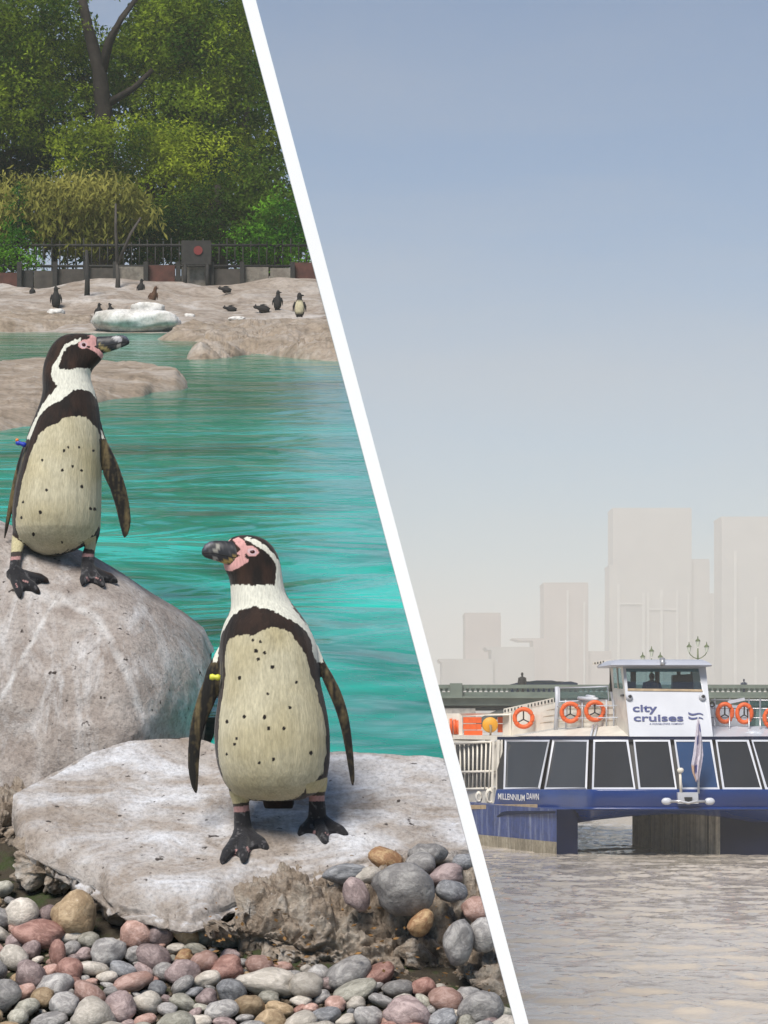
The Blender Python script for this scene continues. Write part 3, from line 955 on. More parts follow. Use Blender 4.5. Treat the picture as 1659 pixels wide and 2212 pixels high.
# ---- boulder under the left penguin
CREST = [(-200, 1080), (-120, 1092), (0, 1124), (80, 1160), (150, 1180), (200, 1200), (260, 1236), (330, 1283), (400, 1325), (440, 1358), (458, 1400)]
FOOT = [(-200, 1800), (-120, 1770), (0, 1728), (60, 1700), (140, 1662), (220, 1622), (280, 1606), (360, 1598), (420, 1592)]
def boulder_point(s, t):
    uc = -200 + s * 658
    ub = -200 + s * 620
    vc, vb = interp(uc, CREST), interp(ub, FOOT)
    v_ = vc + (vb - vc) * t
    u_ = uc + (ub - uc) * t + 14 * math.sin(math.pi * t) * s ** 5
    f = math.sqrt(max(0.0, 1 - (1 - t) ** 2))
    side = max(0.0, (s - 0.70) / 0.30)
    d_ = 6.72 - 0.50 * f + 0.30 * side ** 2.2
    return u_, v_, d_
def boulder_depth(u, v_):
    best = None
    for s in np.linspace(0.2, 0.8, 61):
        vc = interp(-200 + s * 658, CREST)
        vb = interp(-200 + s * 620, FOOT)
        t = (v_ - vc) / (vb - vc)
        if 0 <= t <= 1:
            uu, vv, dd = boulder_point(s, t)
            if best is None or abs(uu - u) < best[0]:
                best = (abs(uu - u), dd)
    return best[1]
ns, nt2 = 170, 150
V = []
for s in np.linspace(0, 1, ns):
    # the hidden back: falls away behind the crest into the water
    for q in np.linspace(1, 0, 14)[:-1]:
        u_, v_, d_ = boulder_point(s, 0)
        V.append(P(u_ - 40 * q * s, v_, d_) + Vector((0, 0.45 * math.sin(q * 1.5), -0.55 * (1 - math.cos(q * 1.5)))))
    for t in np.linspace(0, 1, nt2) ** 1.5:
        V.append(P(*boulder_point(s, t)))
V = np.array(V)
shape = (ns, nt2 + 13)
def boulder_amp(q):
    ridge = -np.abs(fbm(q, 2.6, 3, 77)) * 0.03
    return 0.018 * fbm(q, 3.2, 4, 41) + ridge * np.clip((q[:, 2] - 1.6) * -3 + 1.0, 0, 1) + 0.0025 * fbm(q, 30, 3, 43)
# keep the standing place where the feet are
V = displace(V, shape, lambda q: boulder_amp(q) * np.clip((1.86 - q[:, 2]) / 0.25, 0.12, 1))
bu = UC + V[:, 0] / (K * V[:, 1])
bv = VH - (V[:, 2] - EYE) / (K * V[:, 1])
stain_ = np.zeros(len(V))
wob = 9 * fbm(V, 7, 3, 91)
for line, wid, amt in (([(122, 1298), (70, 1395), (25, 1480), (-40, 1570)], 6, 0.9), ([(120, 1285), (205, 1330), (275, 1450), (300, 1520), (335, 1600)], 12, 0.55), ([(60, 1275), (130, 1300), (175, 1290)], 16, 0.5), ([(300, 1300), (345, 1390), (360, 1470)], 8, 0.35)):
    for (xa, ya), (xb, yb) in zip(line[:-1], line[1:]):
        tt_ = np.clip(((bu - xa) * (xb - xa) + (bv - ya) * (yb - ya)) / ((xb - xa) ** 2 + (yb - ya) ** 2), 0, 1)
        dist_ = np.hypot(bu - (xa + (xb - xa) * tt_) + wob, bv - (ya + (yb - ya) * tt_))
        stain_ = np.maximum(stain_, amt * np.clip(1 - dist_ / wid, 0, 1) ** 0.6 * np.clip(0.75 + 0.6 * fbm(V, 35, 3, 92), 0, 1))
bo = mesh_obj('boulder', V, grid_faces(*shape), m_boulder, col=np.stack([stain_, stain_, stain_, np.ones(len(V))], 1))
tag(bo, 'large rounded pinkish grey boulder the taller penguin stands on', 'boulder')

# ---- slab with an overhanging lip
LIP = [(-60, 1770), (20, 1772), (34, 1790), (45, 1822), (62, 1850), (130, 1882), (215, 1920), (235, 1950), (330, 1975), (380, 1990), (415, 1990), (445, 1980), (480, 1962), (520, 1944), (560, 1927), (640, 1902), (700, 1880), (800, 1856), (900, 1842), (1000, 1836), (1120, 1838)]
BACK = [(-60, 1790), (0, 1735), (80, 1690), (140, 1660), (200, 1624), (280, 1602), (410, 1594), (480, 1612), (600, 1622), (700, 1624), (900, 1634), (990, 1640), (1120, 1652)]
ns, ntop, nl = 300, 120, 22
V, keepw = [], []
for u in np.linspace(30, 1060, ns):
    vf, vb = interp(u, LIP), interp(u, BACK)
    for q in np.linspace(1, 0, 8)[:-1]:
        V.append(P(u, vb, DS(vb)) + Vector((0, 0.30 * math.sin(q * 1.5), -0.35 * (1 - math.cos(q * 1.5)))))
        keepw.append(0)
    for t in np.linspace(0, 1, ntop):
        v_ = vb + (vf - vb) * t
        rr = interp(u, [(560, 95), (740, 16)])
        roll = max(0, v_ - (vf - rr))
        V.append(P(u, v_, DS(v_) + 0.0016 * 0.5 * roll ** 2 / rr))
        keepw.append(1)
    d0 = DS(vf) + 0.0016 * 0.5 * interp(u, [(560, 95), (740, 16)])
    for k in range(nl):
        t = (k + 1) / nl
        a = t * 1.9
        dv = 30 * math.sin(min(a, 1.57)) - (40 * (a - 1.57) if a > 1.57 else 0)
        dd = -0.012 * math.sin(min(3.14, a * 1.65)) + 0.30 * max(0, t - 0.45)
        V.append(P(u, vf + dv + 2, d0 + dd) + Vector((0, 0.0, 0)))
        keepw.append(2)
V = np.array(V)
keepw = np.array(keepw)
shape = (ns, 7 + ntop + nl)
def slab_amp(q):
    lipw = np.where(keepw == 2, 1.0, 0.0)
    a = 0.006 * fbm(q, 4.5, 4, 51) + 0.0016 * fbm(q, 40, 3, 52)
    w1_, w2_ = worley(q + 0.02 * np.stack([fbm(q, 9, 2, k) for k in (1, 2, 3)], 1), 13, 5)
    crag = 0.02 * fbm(q, 9, 5, 55, 0.6) - 0.012 * np.abs(fbm(q, 16, 3, 58)) - 0.02 * (1 - np.clip((w2_ - w1_) / 0.12, 0, 1))
    front = np.clip((5.12 - q[:, 1]) / 0.14, 0, 1)
    lip_w = np.tile(np.interp(np.linspace(30, 1060, ns), [330, 390, 480, 540], [0.75, 0.2, 0.2, 0.6]), (7 + ntop + nl, 1)).T.ravel()
    return a + np.where(keepw == 2, crag * lip_w, crag * 0.35 * front ** 2)
V = displace(V, shape, slab_amp)
V[:, 0] = np.minimum(V[:, 0], limit_x(V[:, 1], V[:, 2]) - 0.004)
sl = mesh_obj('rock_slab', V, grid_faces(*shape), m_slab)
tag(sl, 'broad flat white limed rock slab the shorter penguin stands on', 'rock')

# ---- crumbled rock masses below the slab
def crag(label, top, bot, d_off, seed, amp=0.03, nu=220, nv=120, mat=m_rubble, bulge=0.05):
    V = []
    for u in np.linspace(top[0][0], top[-1][0], nu):
        vt, vb = interp(u, top), interp(u, bot)
        e = math.sin(math.pi * (u - top[0][0]) / (top[-1][0] - top[0][0])) ** 0.5 if 0 < u - top[0][0] < top[-1][0] - top[0][0] else 0
        for t in np.linspace(-0.1, 1.12, nv):
            v_ = vt + (vb - vt) * t
            dtop, dbot = DS(vt) + 0.03, DG(vb)
            d_ = dtop + (dbot - dtop) * t - bulge * math.sin(math.pi * min(1, max(0, t))) * e + d_off
            if t < 0:
                d_ += 0.5 * -t
            V.append(P(u, v_, d_))
    V = np.array(V)
    def amp_fn(q):
        f1 = fbm(q, 11, 5, seed, 0.58)
        f2 = np.abs(fbm(q, 22, 4, seed + 9, 0.55))
        f3 = fbm(q, 70, 3, seed + 5)
        w1_, w2_ = worley(q + 0.025 * np.stack([fbm(q, 9, 2, seed + k) for k in (1, 2, 3)], 1), 15, seed)
        w3_, w4_ = worley(q, 38, seed + 2)
        return amp * f1 - 0.02 * f2 + 0.006 * f3 + 0.008 - 0.020 * (1 - np.clip((w2_ - w1_) / 0.22, 0, 1)) + 0.010 * (0.5 - w1_) - 0.005 * (1 - np.clip((w4_ - w3_) / 0.2, 0, 1))
    V = displace(V, (nu, nv), amp_fn)
    V[:, 0] = np.minimum(V[:, 0], limit_x(V[:, 1], V[:, 2]) - 0.004)
    o = mesh_obj('crumbled_rock', V, grid_faces(nu, nv), mat)
    return tag(o, label, 'rock')
crag('rough crumbling brown rock under the slab front, mossy in its hollows',
     [(452, 2020), (480, 1985), (520, 1955), (600, 1925), (680, 1895), (760, 1880), (860, 1900), (900, 1930)],
     [(452, 2046), (480, 2052), (520, 2066), (600, 2084), (680, 2096), (760, 2100), (860, 2108), (900, 2100)], 0.0, 61, 0.036)
crag('jagged pale brown rock ledge under the stones beside the white divider',
     [(690, 1872), (760, 1868), (840, 1862), (900, 1870), (960, 1885), (1040, 1900), (1120, 1930)],
     [(690, 1900), (760, 1950), (840, 2060), (900, 2110), (960, 2120), (1040, 2150), (1120, 2196)], 0.02, 67, 0.034)
crag('broken dark brown rock hanging below the left end of the slab',
     [(30, 1800), (70, 1848), (140, 1880), (210, 1915), (250, 1945)],
     [(30, 1900), (70, 1930), (140, 1950), (210, 1960), (250, 1968)], 0.05, 71, 0.03, 120, 80)
crag('dark craggy rock at the foot of the big boulder, left of the slab',
     [(-100, 1740), (-20, 1716), (30, 1700), (70, 1706), (100, 1716)],
     [(-100, 1900), (-20, 1900), (30, 1860), (70, 1830), (100, 1790)], 0.10, 73, 0.03, 120, 80)

# ---- pebbles
def pebble_mat(name, a, c, speck, sp=(0.62, 0.7), rough=0.55):
    m, nt, b = new_mat(name)
    tc = nt.nodes.new('ShaderNodeTexCoord')
    oi = nt.nodes.new('ShaderNodeObjectInfo')
    ad = nt.nodes.new('ShaderNodeVectorMath')
    ad.operation = 'MULTIPLY_ADD'
    nt.links.new(oi.outputs['Random'], ad.inputs[1])
    ad.inputs[0].default_value = (37, 91, 53)
    nt.links.new(tc.outputs['Object'], ad.inputs[2])
    v = ad.outputs[0]
    n1 = noise_node(nt, v, 1.6, 6, 0.68, dist=0.9)
    col = ramp(nt, n1, [(0.28, [q * 0.78 for q in a]), (0.45, a), (0.6, c), (0.75, [min(1, q * 1.2) for q in c])])
    n2 = noise_node(nt, v, 8, 6, 0.75)
    s = ramp(nt, n2, [(sp[0], 0.0), (sp[1], 0.75)])
    col = mix(nt, s, col, speck)
    dk = ramp(nt, n2, [(0.30, 0.55), (0.42, 1.0)])
    col = mix(nt, 1.0, col, dk, 'MULTIPLY')
    hv = nt.nodes.new('ShaderNodeHueSaturation')
    mr = nt.nodes.new('ShaderNodeMapRange')
    mr.inputs['To Min'].default_value = 0.85
    mr.inputs['To Max'].default_value = 1.5
    nt.links.new(oi.outputs['Random'], mr.inputs['Value'])
    nt.links.new(mr.outputs[0], hv.inputs['Value'])
    nt.links.new(col, hv.inputs['Color'])
    nt.links.new(hv.outputs[0], b.inputs['Base Color'])
    b.inputs['Roughness'].default_value = rough
    b.inputs['Specular IOR Level'].default_value = 0.35
    n3 = noise_node(nt, v, 7, 6, 0.6)
    bump(nt, b, n3, 0.25, 0.12)
    return m
PM = {
    'grey': pebble_mat('grey pebble', (0.20, 0.19, 0.185), (0.34, 0.325, 0.31), (0.55, 0.54, 0.52)),
    'pale': pebble_mat('pale pebble', (0.33, 0.30, 0.26), (0.46, 0.42, 0.37), (0.62, 0.6, 0.57)),
    'blue': pebble_mat('slate blue pebble', (0.13, 0.132, 0.14), (0.235, 0.237, 0.245), (0.5, 0.5, 0.5)),
    'pink': pebble_mat('pink pebble', (0.31, 0.19, 0.155), (0.44, 0.30, 0.26), (0.6, 0.52, 0.48)),
    'red': pebble_mat('red brown pebble', (0.20, 0.105, 0.085), (0.31, 0.18, 0.15), (0.5, 0.42, 0.38)),
    'mauve': pebble_mat('mauve brown pebble', (0.205, 0.155, 0.15), (0.34, 0.265, 0.255), (0.5, 0.47, 0.45)),
    'tan': pebble_mat('tan pebble', (0.26, 0.185, 0.11), (0.40, 0.30, 0.19), (0.55, 0.48, 0.4)),
    'olive': pebble_mat('olive grey pebble', (0.22, 0.21, 0.175), (0.35, 0.335, 0.285), (0.5, 0.48, 0.4)),
    'ochre': pebble_mat('banded ochre pebble', (0.24, 0.13, 0.065), (0.38, 0.26, 0.14), (0.6, 0.5, 0.35)),
}
PEB = []
for k in range(9):
    bm = bmesh.new()
    bmesh.ops.create_icosphere(bm, subdivisions=3, radius=1)
    Vp = np.array([x.co[:] for x in bm.verts])
    fs = [[x.index for x in f.verts] for f in bm.faces]
    bm.free()
    r = 1 + 0.24 * fbm(Vp, 0.95, 2, 200 + k) + 0.05 * fbm(Vp, 3.0, 3, 220 + k)
    Vp = Vp * r[:, None]
    PEB.append((Vp, fs))
_pebble_meshes = {}
def pebble_mesh(k, mat):
    key = (k, mat)
    if key not in _pebble_meshes:
        me = bpy.data.meshes.new('pebble')
        me.from_pydata([tuple(p) for p in PEB[k][0]], [], PEB[k][1])
        me.polygons.foreach_set('use_smooth', [True] * len(me.polygons))
        me.materials.append(PM[mat])
        _pebble_meshes[key] = me
    return _pebble_meshes[key]

def place_pebble(u, v_, ru, rv, tilt, mat, depth_fn=DG, lift=0.5, name='pebble', parent=None, rd=None, seed=None):
    g = random.Random(seed if seed is not None else int(u * 131 + v_ * 17))
    d_ = depth_fn(v_ + rv * 0.7)
    s = K * d_
    rx, rz = ru * s, rv * s
    ry = rd if rd is not None else (0.5 * rx + 0.6 * rz)
    o = bpy.data.objects.new(name, pebble_mesh(g.randrange(9), mat))
    link(o)
    c = P(u, v_, d_ - ry * lift)
    o.location = c
    o.scale = (rx, ry, rz)
    o.rotation_euler = (g.uniform(-.25, .25), math.radians(-tilt), g.uniform(-.3, .3))
    if parent is not None:
        o.parent = parent
    return o

# stones one can single out
HERO = [
    (871, 1915, 68, 57, -8, 'grey', DS, 'largest round dark grey stone resting on the rock ledge beside the white divider'),
    (836, 1856, 36, 25, -22, 'ochre', DS, 'orange tan oblong stone behind the largest grey stone'),
    (744, 1888, 47, 19, 4, 'blue', DS, 'long flat grey green stone lying left of the largest grey stone'),
    (795, 1890, 30, 20, 10, 'pale', DS, 'pale lilac stone between the long flat stone and the largest grey stone'),
    (767, 1932, 26, 33, 25, 'mauve', DS, 'brown pointed stone standing below the long flat stone'),
    (977, 1926, 33, 27, -12, 'blue', DS, 'round slate blue stone right of the largest grey stone'),
    (924, 1843, 38, 23, 0, 'grey', DS, 'flat pale grey stone behind the largest grey stone, nearest the slab'),
    (905, 1868, 34, 24, 12, 'grey', DS, 'weathered grey stone half hidden by the largest grey stone'),
    (966, 1890, 40, 22, 8, 'mauve', DS, 'speckled pinkish grey stone above the slate blue stone'),
    (1003, 1862, 24, 20, 0, 'blue', DS, 'small dark blue stone at the slab edge next to the white divider'),
    (907, 1994, 33, 22, 42, 'ochre', lambda v_: DS(v_) + 0.03, 'striped ochre stone leaning below the largest grey stone'),
    (988, 2034, 31, 43, -8, 'grey', lambda v_: DS(v_) + 0.06, 'egg shaped dark grey stone standing upright on the ledge'),
    (1028, 1965, 32, 26, 0, 'pink', lambda v_: DS(v_) + 0.02, 'pink stone pressed against the white divider'),
    (1044, 2015, 34, 38, -15, 'grey', lambda v_: DS(v_) + 0.05, 'tall grey stone between the egg shaped stone and the white divider'),
    (164, 1976, 47, 46, 0, 'tan', lambda v_: DG(v_) - 0.02, 'round brown boulder stone tucked under the slab on the left'),
    (88, 2018, 58, 29, -10, 'red', DG, 'long red brown stone lying before the round brown stone'),
    (45, 1976, 38, 32, 20, 'pale', DG, 'mottled lilac grey stone left of the round brown stone'),
    (104, 1975, 24, 21, 10, 'mauve', DG, 'dark mauve stone between the lilac stone and the round brown stone'),
    (400, 2015, 27, 34, 25, 'tan', DG, 'brown standing stone below the slab lip'),
    (345, 2022, 33, 24, 38, 'mauve', DG, 'dark mauve oval stone leaning beside the brown standing stone'),
    (290, 2020, 32, 30, 30, 'pink', DG, 'pinkish brown stone leaning left of the dark mauve oval'),
    (190, 2032, 24, 18, 0, 'olive', DG, 'small olive grey stone in front of the round brown stone'),
    (440, 2022, 22, 20, 0, 'olive', DG, 'small round grey stone wedged beneath the slab lip'),
    (755, 2100, 50, 34, 25, 'grey', DG, 'big dark grey oval stone below the crumbling rock'),
    (762, 2145, 52, 21, 22, 'olive', DG, 'long slanting grey brown stone touching the big dark oval'),
    (490, 2093, 40, 26, 18, 'red', DG, 'speckled red brown stone near the crumbling rock'),
    (392, 2100, 34, 30, 10, 'mauve', DG, 'round reddish brown stone left of the speckled red stone'),
    (585, 2122, 66, 28, -5, 'pale', DG, 'wide pale grey stone in the open pebble bed'),
    (960, 2160, 38, 26, -12, 'pink', DG, 'red and white mottled stone at the foot of the ledge'),
    (1035, 2180, 46, 34, 8, 'grey', DG, 'pale grey round stone beside the foot of the white divider'),
    (880, 2190, 55, 34, -20, 'mauve', DG, 'large mauve brown stone left of the red mottled stone'),
    (700, 2195, 34, 20, 12, 'blue', DG, 'blue grey stone at the front of the pebble bed'),
    (66, 2103, 38, 33, -30, 'mauve', DG, 'dark mauve oval stone in the left pebble bed'),
    (150, 2098, 33, 24, -15, 'red', DG, 'brick red oval stone right of the dark mauve oval'),
    (123, 2062, 18, 30, 0, 'red', DG, 'small orange red upright stone above the brick red oval'),
    (290, 2122, 42, 24, 15, 'pink', DG, 'salmon pink mottled stone in the pebble bed'),
    (330, 2068, 42, 34, -12, 'mauve', DG, 'large lilac brown stone above the salmon pink stone'),
    (117, 2130, 36, 28, 20, 'grey', DG, 'grey green oval stone below the brick red oval'),
]
taken = []
for (u, v_, ru, rv, tl, mt, fn, lab) in HERO:
    o = place_pebble(u, v_, ru, rv, tl, mt, fn, name='stone')
    tag(o, lab, 'stone', 'loose stones on the bank')
    taken.append((u, v_, ru * 0.86, rv * 0.86))

TOPLINE = [(-60, 1885), (0, 1900), (40, 1950), (80, 1985), (150, 2012), (200, 2030), (260, 2034), (380, 2045), (440, 2050), (520, 2066), (600, 2084), (680, 2096), (760, 2100), (860, 2112), (960, 2135), (1040, 2160), (1120, 2205)]
names = list(PM)
wts = [0.24, 0.20, 0.06, 0.13, 0.05, 0.17, 0.08, 0.06, 0.01]
count = 0
pg = random.Random(5)
extra = []
for (rmin, rmax, tries, sep) in ((32, 46, 700, 0.74), (22, 32, 2200, 0.72), (14, 22, 3600, 0.74), (9, 13, 3000, 0.8)):
    for _ in range(tries):
        u = pg.uniform(-30, 1130)
        vt = interp(u, TOPLINE)
        v_ = pg.uniform(vt, 2250)
        if u > 538 + 0.2664 * v_ - 12:
            continue
        near = (v_ - vt) / (2250 - vt)
        ru = pg.uniform(rmin, rmax) * (0.85 + 0.25 * near)
        rv = ru * pg.uniform(0.48, 0.85)
        ok = True
        for (a, c, e, f) in taken:
            if ((u - a) / (sep * (ru + e))) ** 2 + ((v_ - c) / (sep * (rv + f))) ** 2 < 1:
                ok = False
                break
        if not ok:
            continue
        taken.append((u, v_, ru, rv))
        extra.append((u, v_, ru, rv, pg.uniform(-38, 38), pg.choices(names, wts)[0]))
extra.sort(key=lambda q: -q[2] * q[3])
for (u, v_, ru, rv, tl, mt) in extra[:300]:
    place_pebble(u, v_, ru, rv, tl, mt, DG, lift=0.55, parent=soil)
# small gravel filling the gaps: joined
gv, gf = [], []
ic = PEB[0]
bm = bmesh.new()
bmesh.ops.create_icosphere(bm, subdivisions=1, radius=1)
sv = np.array([x.co[:] for x in bm.verts])
sf = [[x.index for x in f.verts] for f in bm.faces]
bm.free()
gg = np.random.default_rng(3)
def gravel_at(u, v_, r, dfn):
    d_ = dfn(v_)
    c = np.array(P(u, v_, d_ - 0.3 * r * K * d_))
    w_ = sv * (1 + 0.25 * gg.normal(size=(len(sv), 1)) * 0.5) * (r * K * d_) * np.array([1, .8, .65])
    n0 = len(gv)
    gv.extend((w_ + c).tolist())
    gf.extend([[i + n0 for i in f] for f in sf])
for (u, v_, ru, rv, tl, mt) in extra[300:]:
    gravel_at(u, v_, ru, DG)
for _ in range(1500):
    u = gg.uniform(-40, 1120)
    v_ = gg.uniform(interp(u, TOPLINE) - 12, 2240)
    if u < 538 + 0.2664 * v_ - 6:
        gravel_at(u, v_, gg.uniform(3.5, 9), DG)
m_gravel = pebble_mat('brown grit', (0.10, 0.075, 0.05), (0.26, 0.21, 0.16), (0.45, 0.35, 0.2))
gr = mesh_obj('gravel', gv, gf, m_gravel, soil)
gr['kind'] = 'stuff'
# fallen leaf scraps and moss tufts
m_scrap = simple('dry leaf scrap', (0.22, 0.115, 0.035), 0.8, var=0.4, bscale=60)
m_moss = simple('wet moss', (0.02, 0.035, 0.006), 0.9, var=0.5, bscale=80)
sv_, sf_ = [], []
for _ in range(170):
    u = gg.uniform(420, 1100)
    v_ = gg.uniform(1880, 2170)
    if u > 538 + 0.2664 * v_ - 8:
        continue
    top_ = interp(u, TOPLINE)
    d_ = DG(v_) if v_ > top_ else DS(v_) + (DG(v_) - DS(v_)) * 0.35
    c = P(u, v_, d_ - 0.035 if v_ < top_ else d_ - 0.01)
    r = gg.uniform(1.5, 4.5) * K * d_
    a = gg.uniform(0, 6.28)
    n0 = len(sv_)
    for k in range(4):
        sv_.append((c.x + r * math.cos(a + k * 1.57) * (1 if k % 2 else 2), c.y + gg.uniform(-.004, .004), c.z + r * math.sin(a + k * 1.57) * (1 if k % 2 else 2) * .6))
    sf_.append((n0, n0 + 1, n0 + 2, n0 + 3))
sc = mesh_obj('leaf_litter', sv_, sf_, m_scrap, soil, False)
sc['kind'] = 'stuff'

# ================================================================== PENGUINS
m_plumage = attr_mat('penguin plumage', 0.8, 260, 0.5, ((1.0, 1.0, 0.22), (0, 0.12, 0)), (0.78, 1.17), 0.25, 0.003, 0.15)
m_bill = attr_mat('penguin bill', 0.48, 60, 0.25, ((0.4, 1, 1), (0, 0, 0)), (0.7, 1.25), 0.5, 0.003)
m_eye = simple('dark red eye', (0.045, 0.008, 0.005), 0.08, var=0.1)
m_band_blue = simple('blue plastic wing tag', (0.02, 0.05, 0.42), 0.35)
m_band_yellow = simple('yellow green plastic wing tag', (0.62, 0.62, 0.06), 0.35)
m_orange_bead = simple('orange plastic bead', (0.75, 0.2, 0.03), 0.35)

CREAM = (0.52, 0.475, 0.335)
WHITE = (0.66, 0.65, 0.56)
DARK = (0.009, 0.006, 0.005)
BROWN = (0.034, 0.017, 0.011)
PINK = (0.62, 0.33, 0.31)
OLIVE = (0.10, 0.066, 0.025)
LEG = (0.017, 0.0165, 0.019)
LEGPINK = (0.36, 0.20, 0.19)

def make_penguin(cfg):
    d, f, u0, v0 = cfg['d'], cfg['f'], cfg['u0'], cfg['v0']
    sz = f * K * d
    def W(zx, zy, yz):                      # picture plane of the bird, depth in the same units
        u, v_ = u0 + f * zx, v0 + f * zy
        return ((u - UC) * K * d, d + yz * sz, EYE + (VH - v_) * K * d)
    def ground(zx, zy):                     # a point on the rock the bird stands on
        u, v_ = u0 + f * zx, v0 + f * zy
        return P(u, v_, cfg['ground'](u, v_))
    raw = MB()
    def ring_loft(rows, n=30, sub=4):
        rows = np.array(rows, float)
        zs = rows[:, 0]
        fine = np.concatenate([np.linspace(zs[i], zs[i + 1], sub, endpoint=False) for i in range(len(zs) - 1)] + [zs[-1:]])
        cols = [np.interp(fine, zs, rows[:, k]) for k in range(1, rows.shape[1])]
        for _ in range(2):
            cols = [np.concatenate([c[:1], (c[:-2] + 2 * c[1:-1] + c[2:]) / 4, c[-1:]]) for c in cols]
        rings = []
        for z, l, r, hd, yc in zip(fine, *cols):
            c, h = (l + r) / 2, (r - l) / 2
            rings.append([W(c + h * math.cos(t), z, yc + hd * math.sin(t)) for t in np.linspace(0, 2 * math.pi, n, endpoint=False)])
        raw.loft(rings)
    ring_loft(cfg['torso'])
    for fl in cfg['flippers']:
        ring_loft(fl, 18, 3)
    for leg in cfg['legs']:
        # thigh and shank: rows of (zy, l, r) at a depth that meets the foot
        gx, gy = leg['ankle']
        g0 = ground(gx, gy)
        yz = (g0.y - d) / sz
        rows = []
        nrow = len(leg['rows'])
        for i, (zy, l, r) in enumerate(leg['rows']):
            t = i / (nrow - 1)
            rows.append((zy, l, r, (r - l) * 0.5, leg.get('top', 0) * (1 - t) + yz * t))
        ring_loft(rows, 16, 3)
        A = Vector(W(*leg['ankle'], yz))
        tips = []
        for (tx, ty) in leg['tips']:
            g = ground(tx, ty) + Vector((0, 0, 0.003))
            mid = A.lerp(g, 0.5) + Vector((0, 0, 0.006))
            k1 = A.lerp(g, 0.25) + Vector((0, 0, 0.008))
            k3 = A.lerp(g, 0.8) + Vector((0, 0, 0.006))
            raw.tube([A + Vector((0, 0, 0.012)), k1, mid, k3, g + Vector((0, 0, 0.002)), g + (g - A).normalized() * 0.006 + Vector((0, 0, -0.002))], [0.019, 0.014, 0.0125, 0.0115, 0.0075, 0.0025], 10)
            tips.append(g)
        for a, c in zip(tips[:-1], tips[1:]):
            p1, p2 = A.lerp(a, 0.93), A.lerp(c, 0.93)
            mid = (p1 + p2) / 2 * 0.82 + A * 0.18
            up, dn = Vector((0, -0.002, 0.009)), Vector((0, 0.002, -0.004))
            raw.hexa([A + dn, p1 + dn, mid + dn, p2 + dn], [A + up, p1 + up, mid + up, p2 + up])
        # hind toe and heel pad
        raw.sphere(A + Vector((0, 0.004, 0.002)), (0.018, 0.02, 0.012), 12, 8)
    # tail
    tx, ty, tw, tl = cfg['tail']
    ring_loft([(ty - tl, tx - tw * 0.8, tx + tw * 0.8, 60, 190), (ty - tl * 0.4, tx - tw, tx + tw, 50, 200), (ty, tx - tw * 0.85, tx + tw * 0.85, 22, 215)], 16, 3)
    tmp = mesh_obj('tmp', raw.v, raw.f)
    rm = tmp.modifiers.new('r', 'REMESH')
    rm.mode = 'VOXEL'
    rm.voxel_size = 0.0019
    rm.use_smooth_shade = True
    sm = tmp.modifiers.new('s', 'SMOOTH')
    sm.factor = 0.5
    sm.iterations = 7
    bpy.context.view_layer.update()
    dg = bpy.context.evaluated_depsgraph_get()
    me = bpy.data.meshes.new_from_object(tmp.evaluated_get(dg))
    old = tmp.data
    bpy.data.objects.remove(tmp)
    bpy.data.meshes.remove(old)
    n = len(me.vertices)
    co = np.empty(n * 3)
    me.vertices.foreach_get('co', co)
    co = co.reshape(-1, 3)
    no = np.empty(n * 3)
    me.vertices.foreach_get('normal', no)
    no = no.reshape(-1, 3)
    zx = (co[:, 0] / (K * d) + UC - u0) / f
    zy = (VH - (co[:, 2] - EYE) / (K * d) - v0) / f
    # ragged feather edges
    jx = 4 * fbm(co * np.array([1, 1, .35]), 170, 2, 5) + 5 * fbm(co, 60, 2, 8)
    jy = 7.5 * fbm(co * np.array([1, 1, .3]), 240, 2, 6) + 6 * fbm(co, 50, 2, 9)
    px, py = zx + jx, zy + jy
    fx, fy = zx + 0.25 * jx, zy + 0.25 * jy
    front = no[:, 1] < 0.22
    col = np.tile(np.array(DARK), (n, 1))
    def paint(mask, c, m=1.0):
        col[mask] = np.array(c)
    brownish = fbm(co, 45, 3, 12) > 0.0
    for poly, c in cfg['paint']:
        paint(in_poly(px, py, poly) & front, c)
    for poly, c in cfg['paint_sharp']:
        paint(in_poly(fx, fy, poly) & front, c)
    # warm brown tone in the dark plumage
    dk = np.all(np.isclose(col, DARK), axis=1)
    warm = np.clip(0.45 + 0.7 * fbm(co * np.array([1, 1, .4]), 60, 3, 15), 0, 1)[:, None]
    head = (zy < cfg['warm_below'])[:, None]
    col = np.where(dk[:, None], np.array(DARK) * (1 - warm) + np.array(BROWN) * warm * np.where(head, 1.0, 0.8), col)
    # belly: duller and browner lower down, streaked
    bl = np.all(np.isclose(col, CREAM), axis=1)
    st = np.clip(fbm(co * np.array([1, 1, .12]), 120, 3, 18) * 0.5 + 0.5, 0, 1)
    dirt = np.clip(0.5 + 0.8 * fbm(co, 9, 3, 20), 0, 1)
    belly = np.array(CREAM) * (0.86 + 0.20 * st[:, None]) * (1 - 0.32 * dirt[:, None] * np.array([0.7, 0.85, 1.25]))
    col = np.where(bl[:, None], belly, col)
    for (sx, sy) in cfg['spots']:
        r = 8 + 3 * ((sx * 7 + sy) % 3) / 2
        paint(((zx - sx + 0.3 * jx) ** 2 + ((zy - sy + 0.3 * jy) * 0.85) ** 2 < r * r) & front, DARK)
    # flippers: dark with olive underside markings
    for poly, ed in cfg['flipper_polys']:
        m_ = in_poly(zx, zy, poly)
        paint(m_, (0.018, 0.014, 0.012))
        sel = m_ & front
        a_ = np.clip(0.12 + 0.85 * fbm(co * np.array([1.3, 1, .16]), 75, 3, 31 + ed) + 0.35 * fbm(co, 160, 2, 37), 0, 1)[:, None]
        mixd = np.array((0.009, 0.008, 0.007)) * (1 - a_) + np.array((0.12, 0.09, 0.042)) * a_
        col[sel] = mixd[sel]
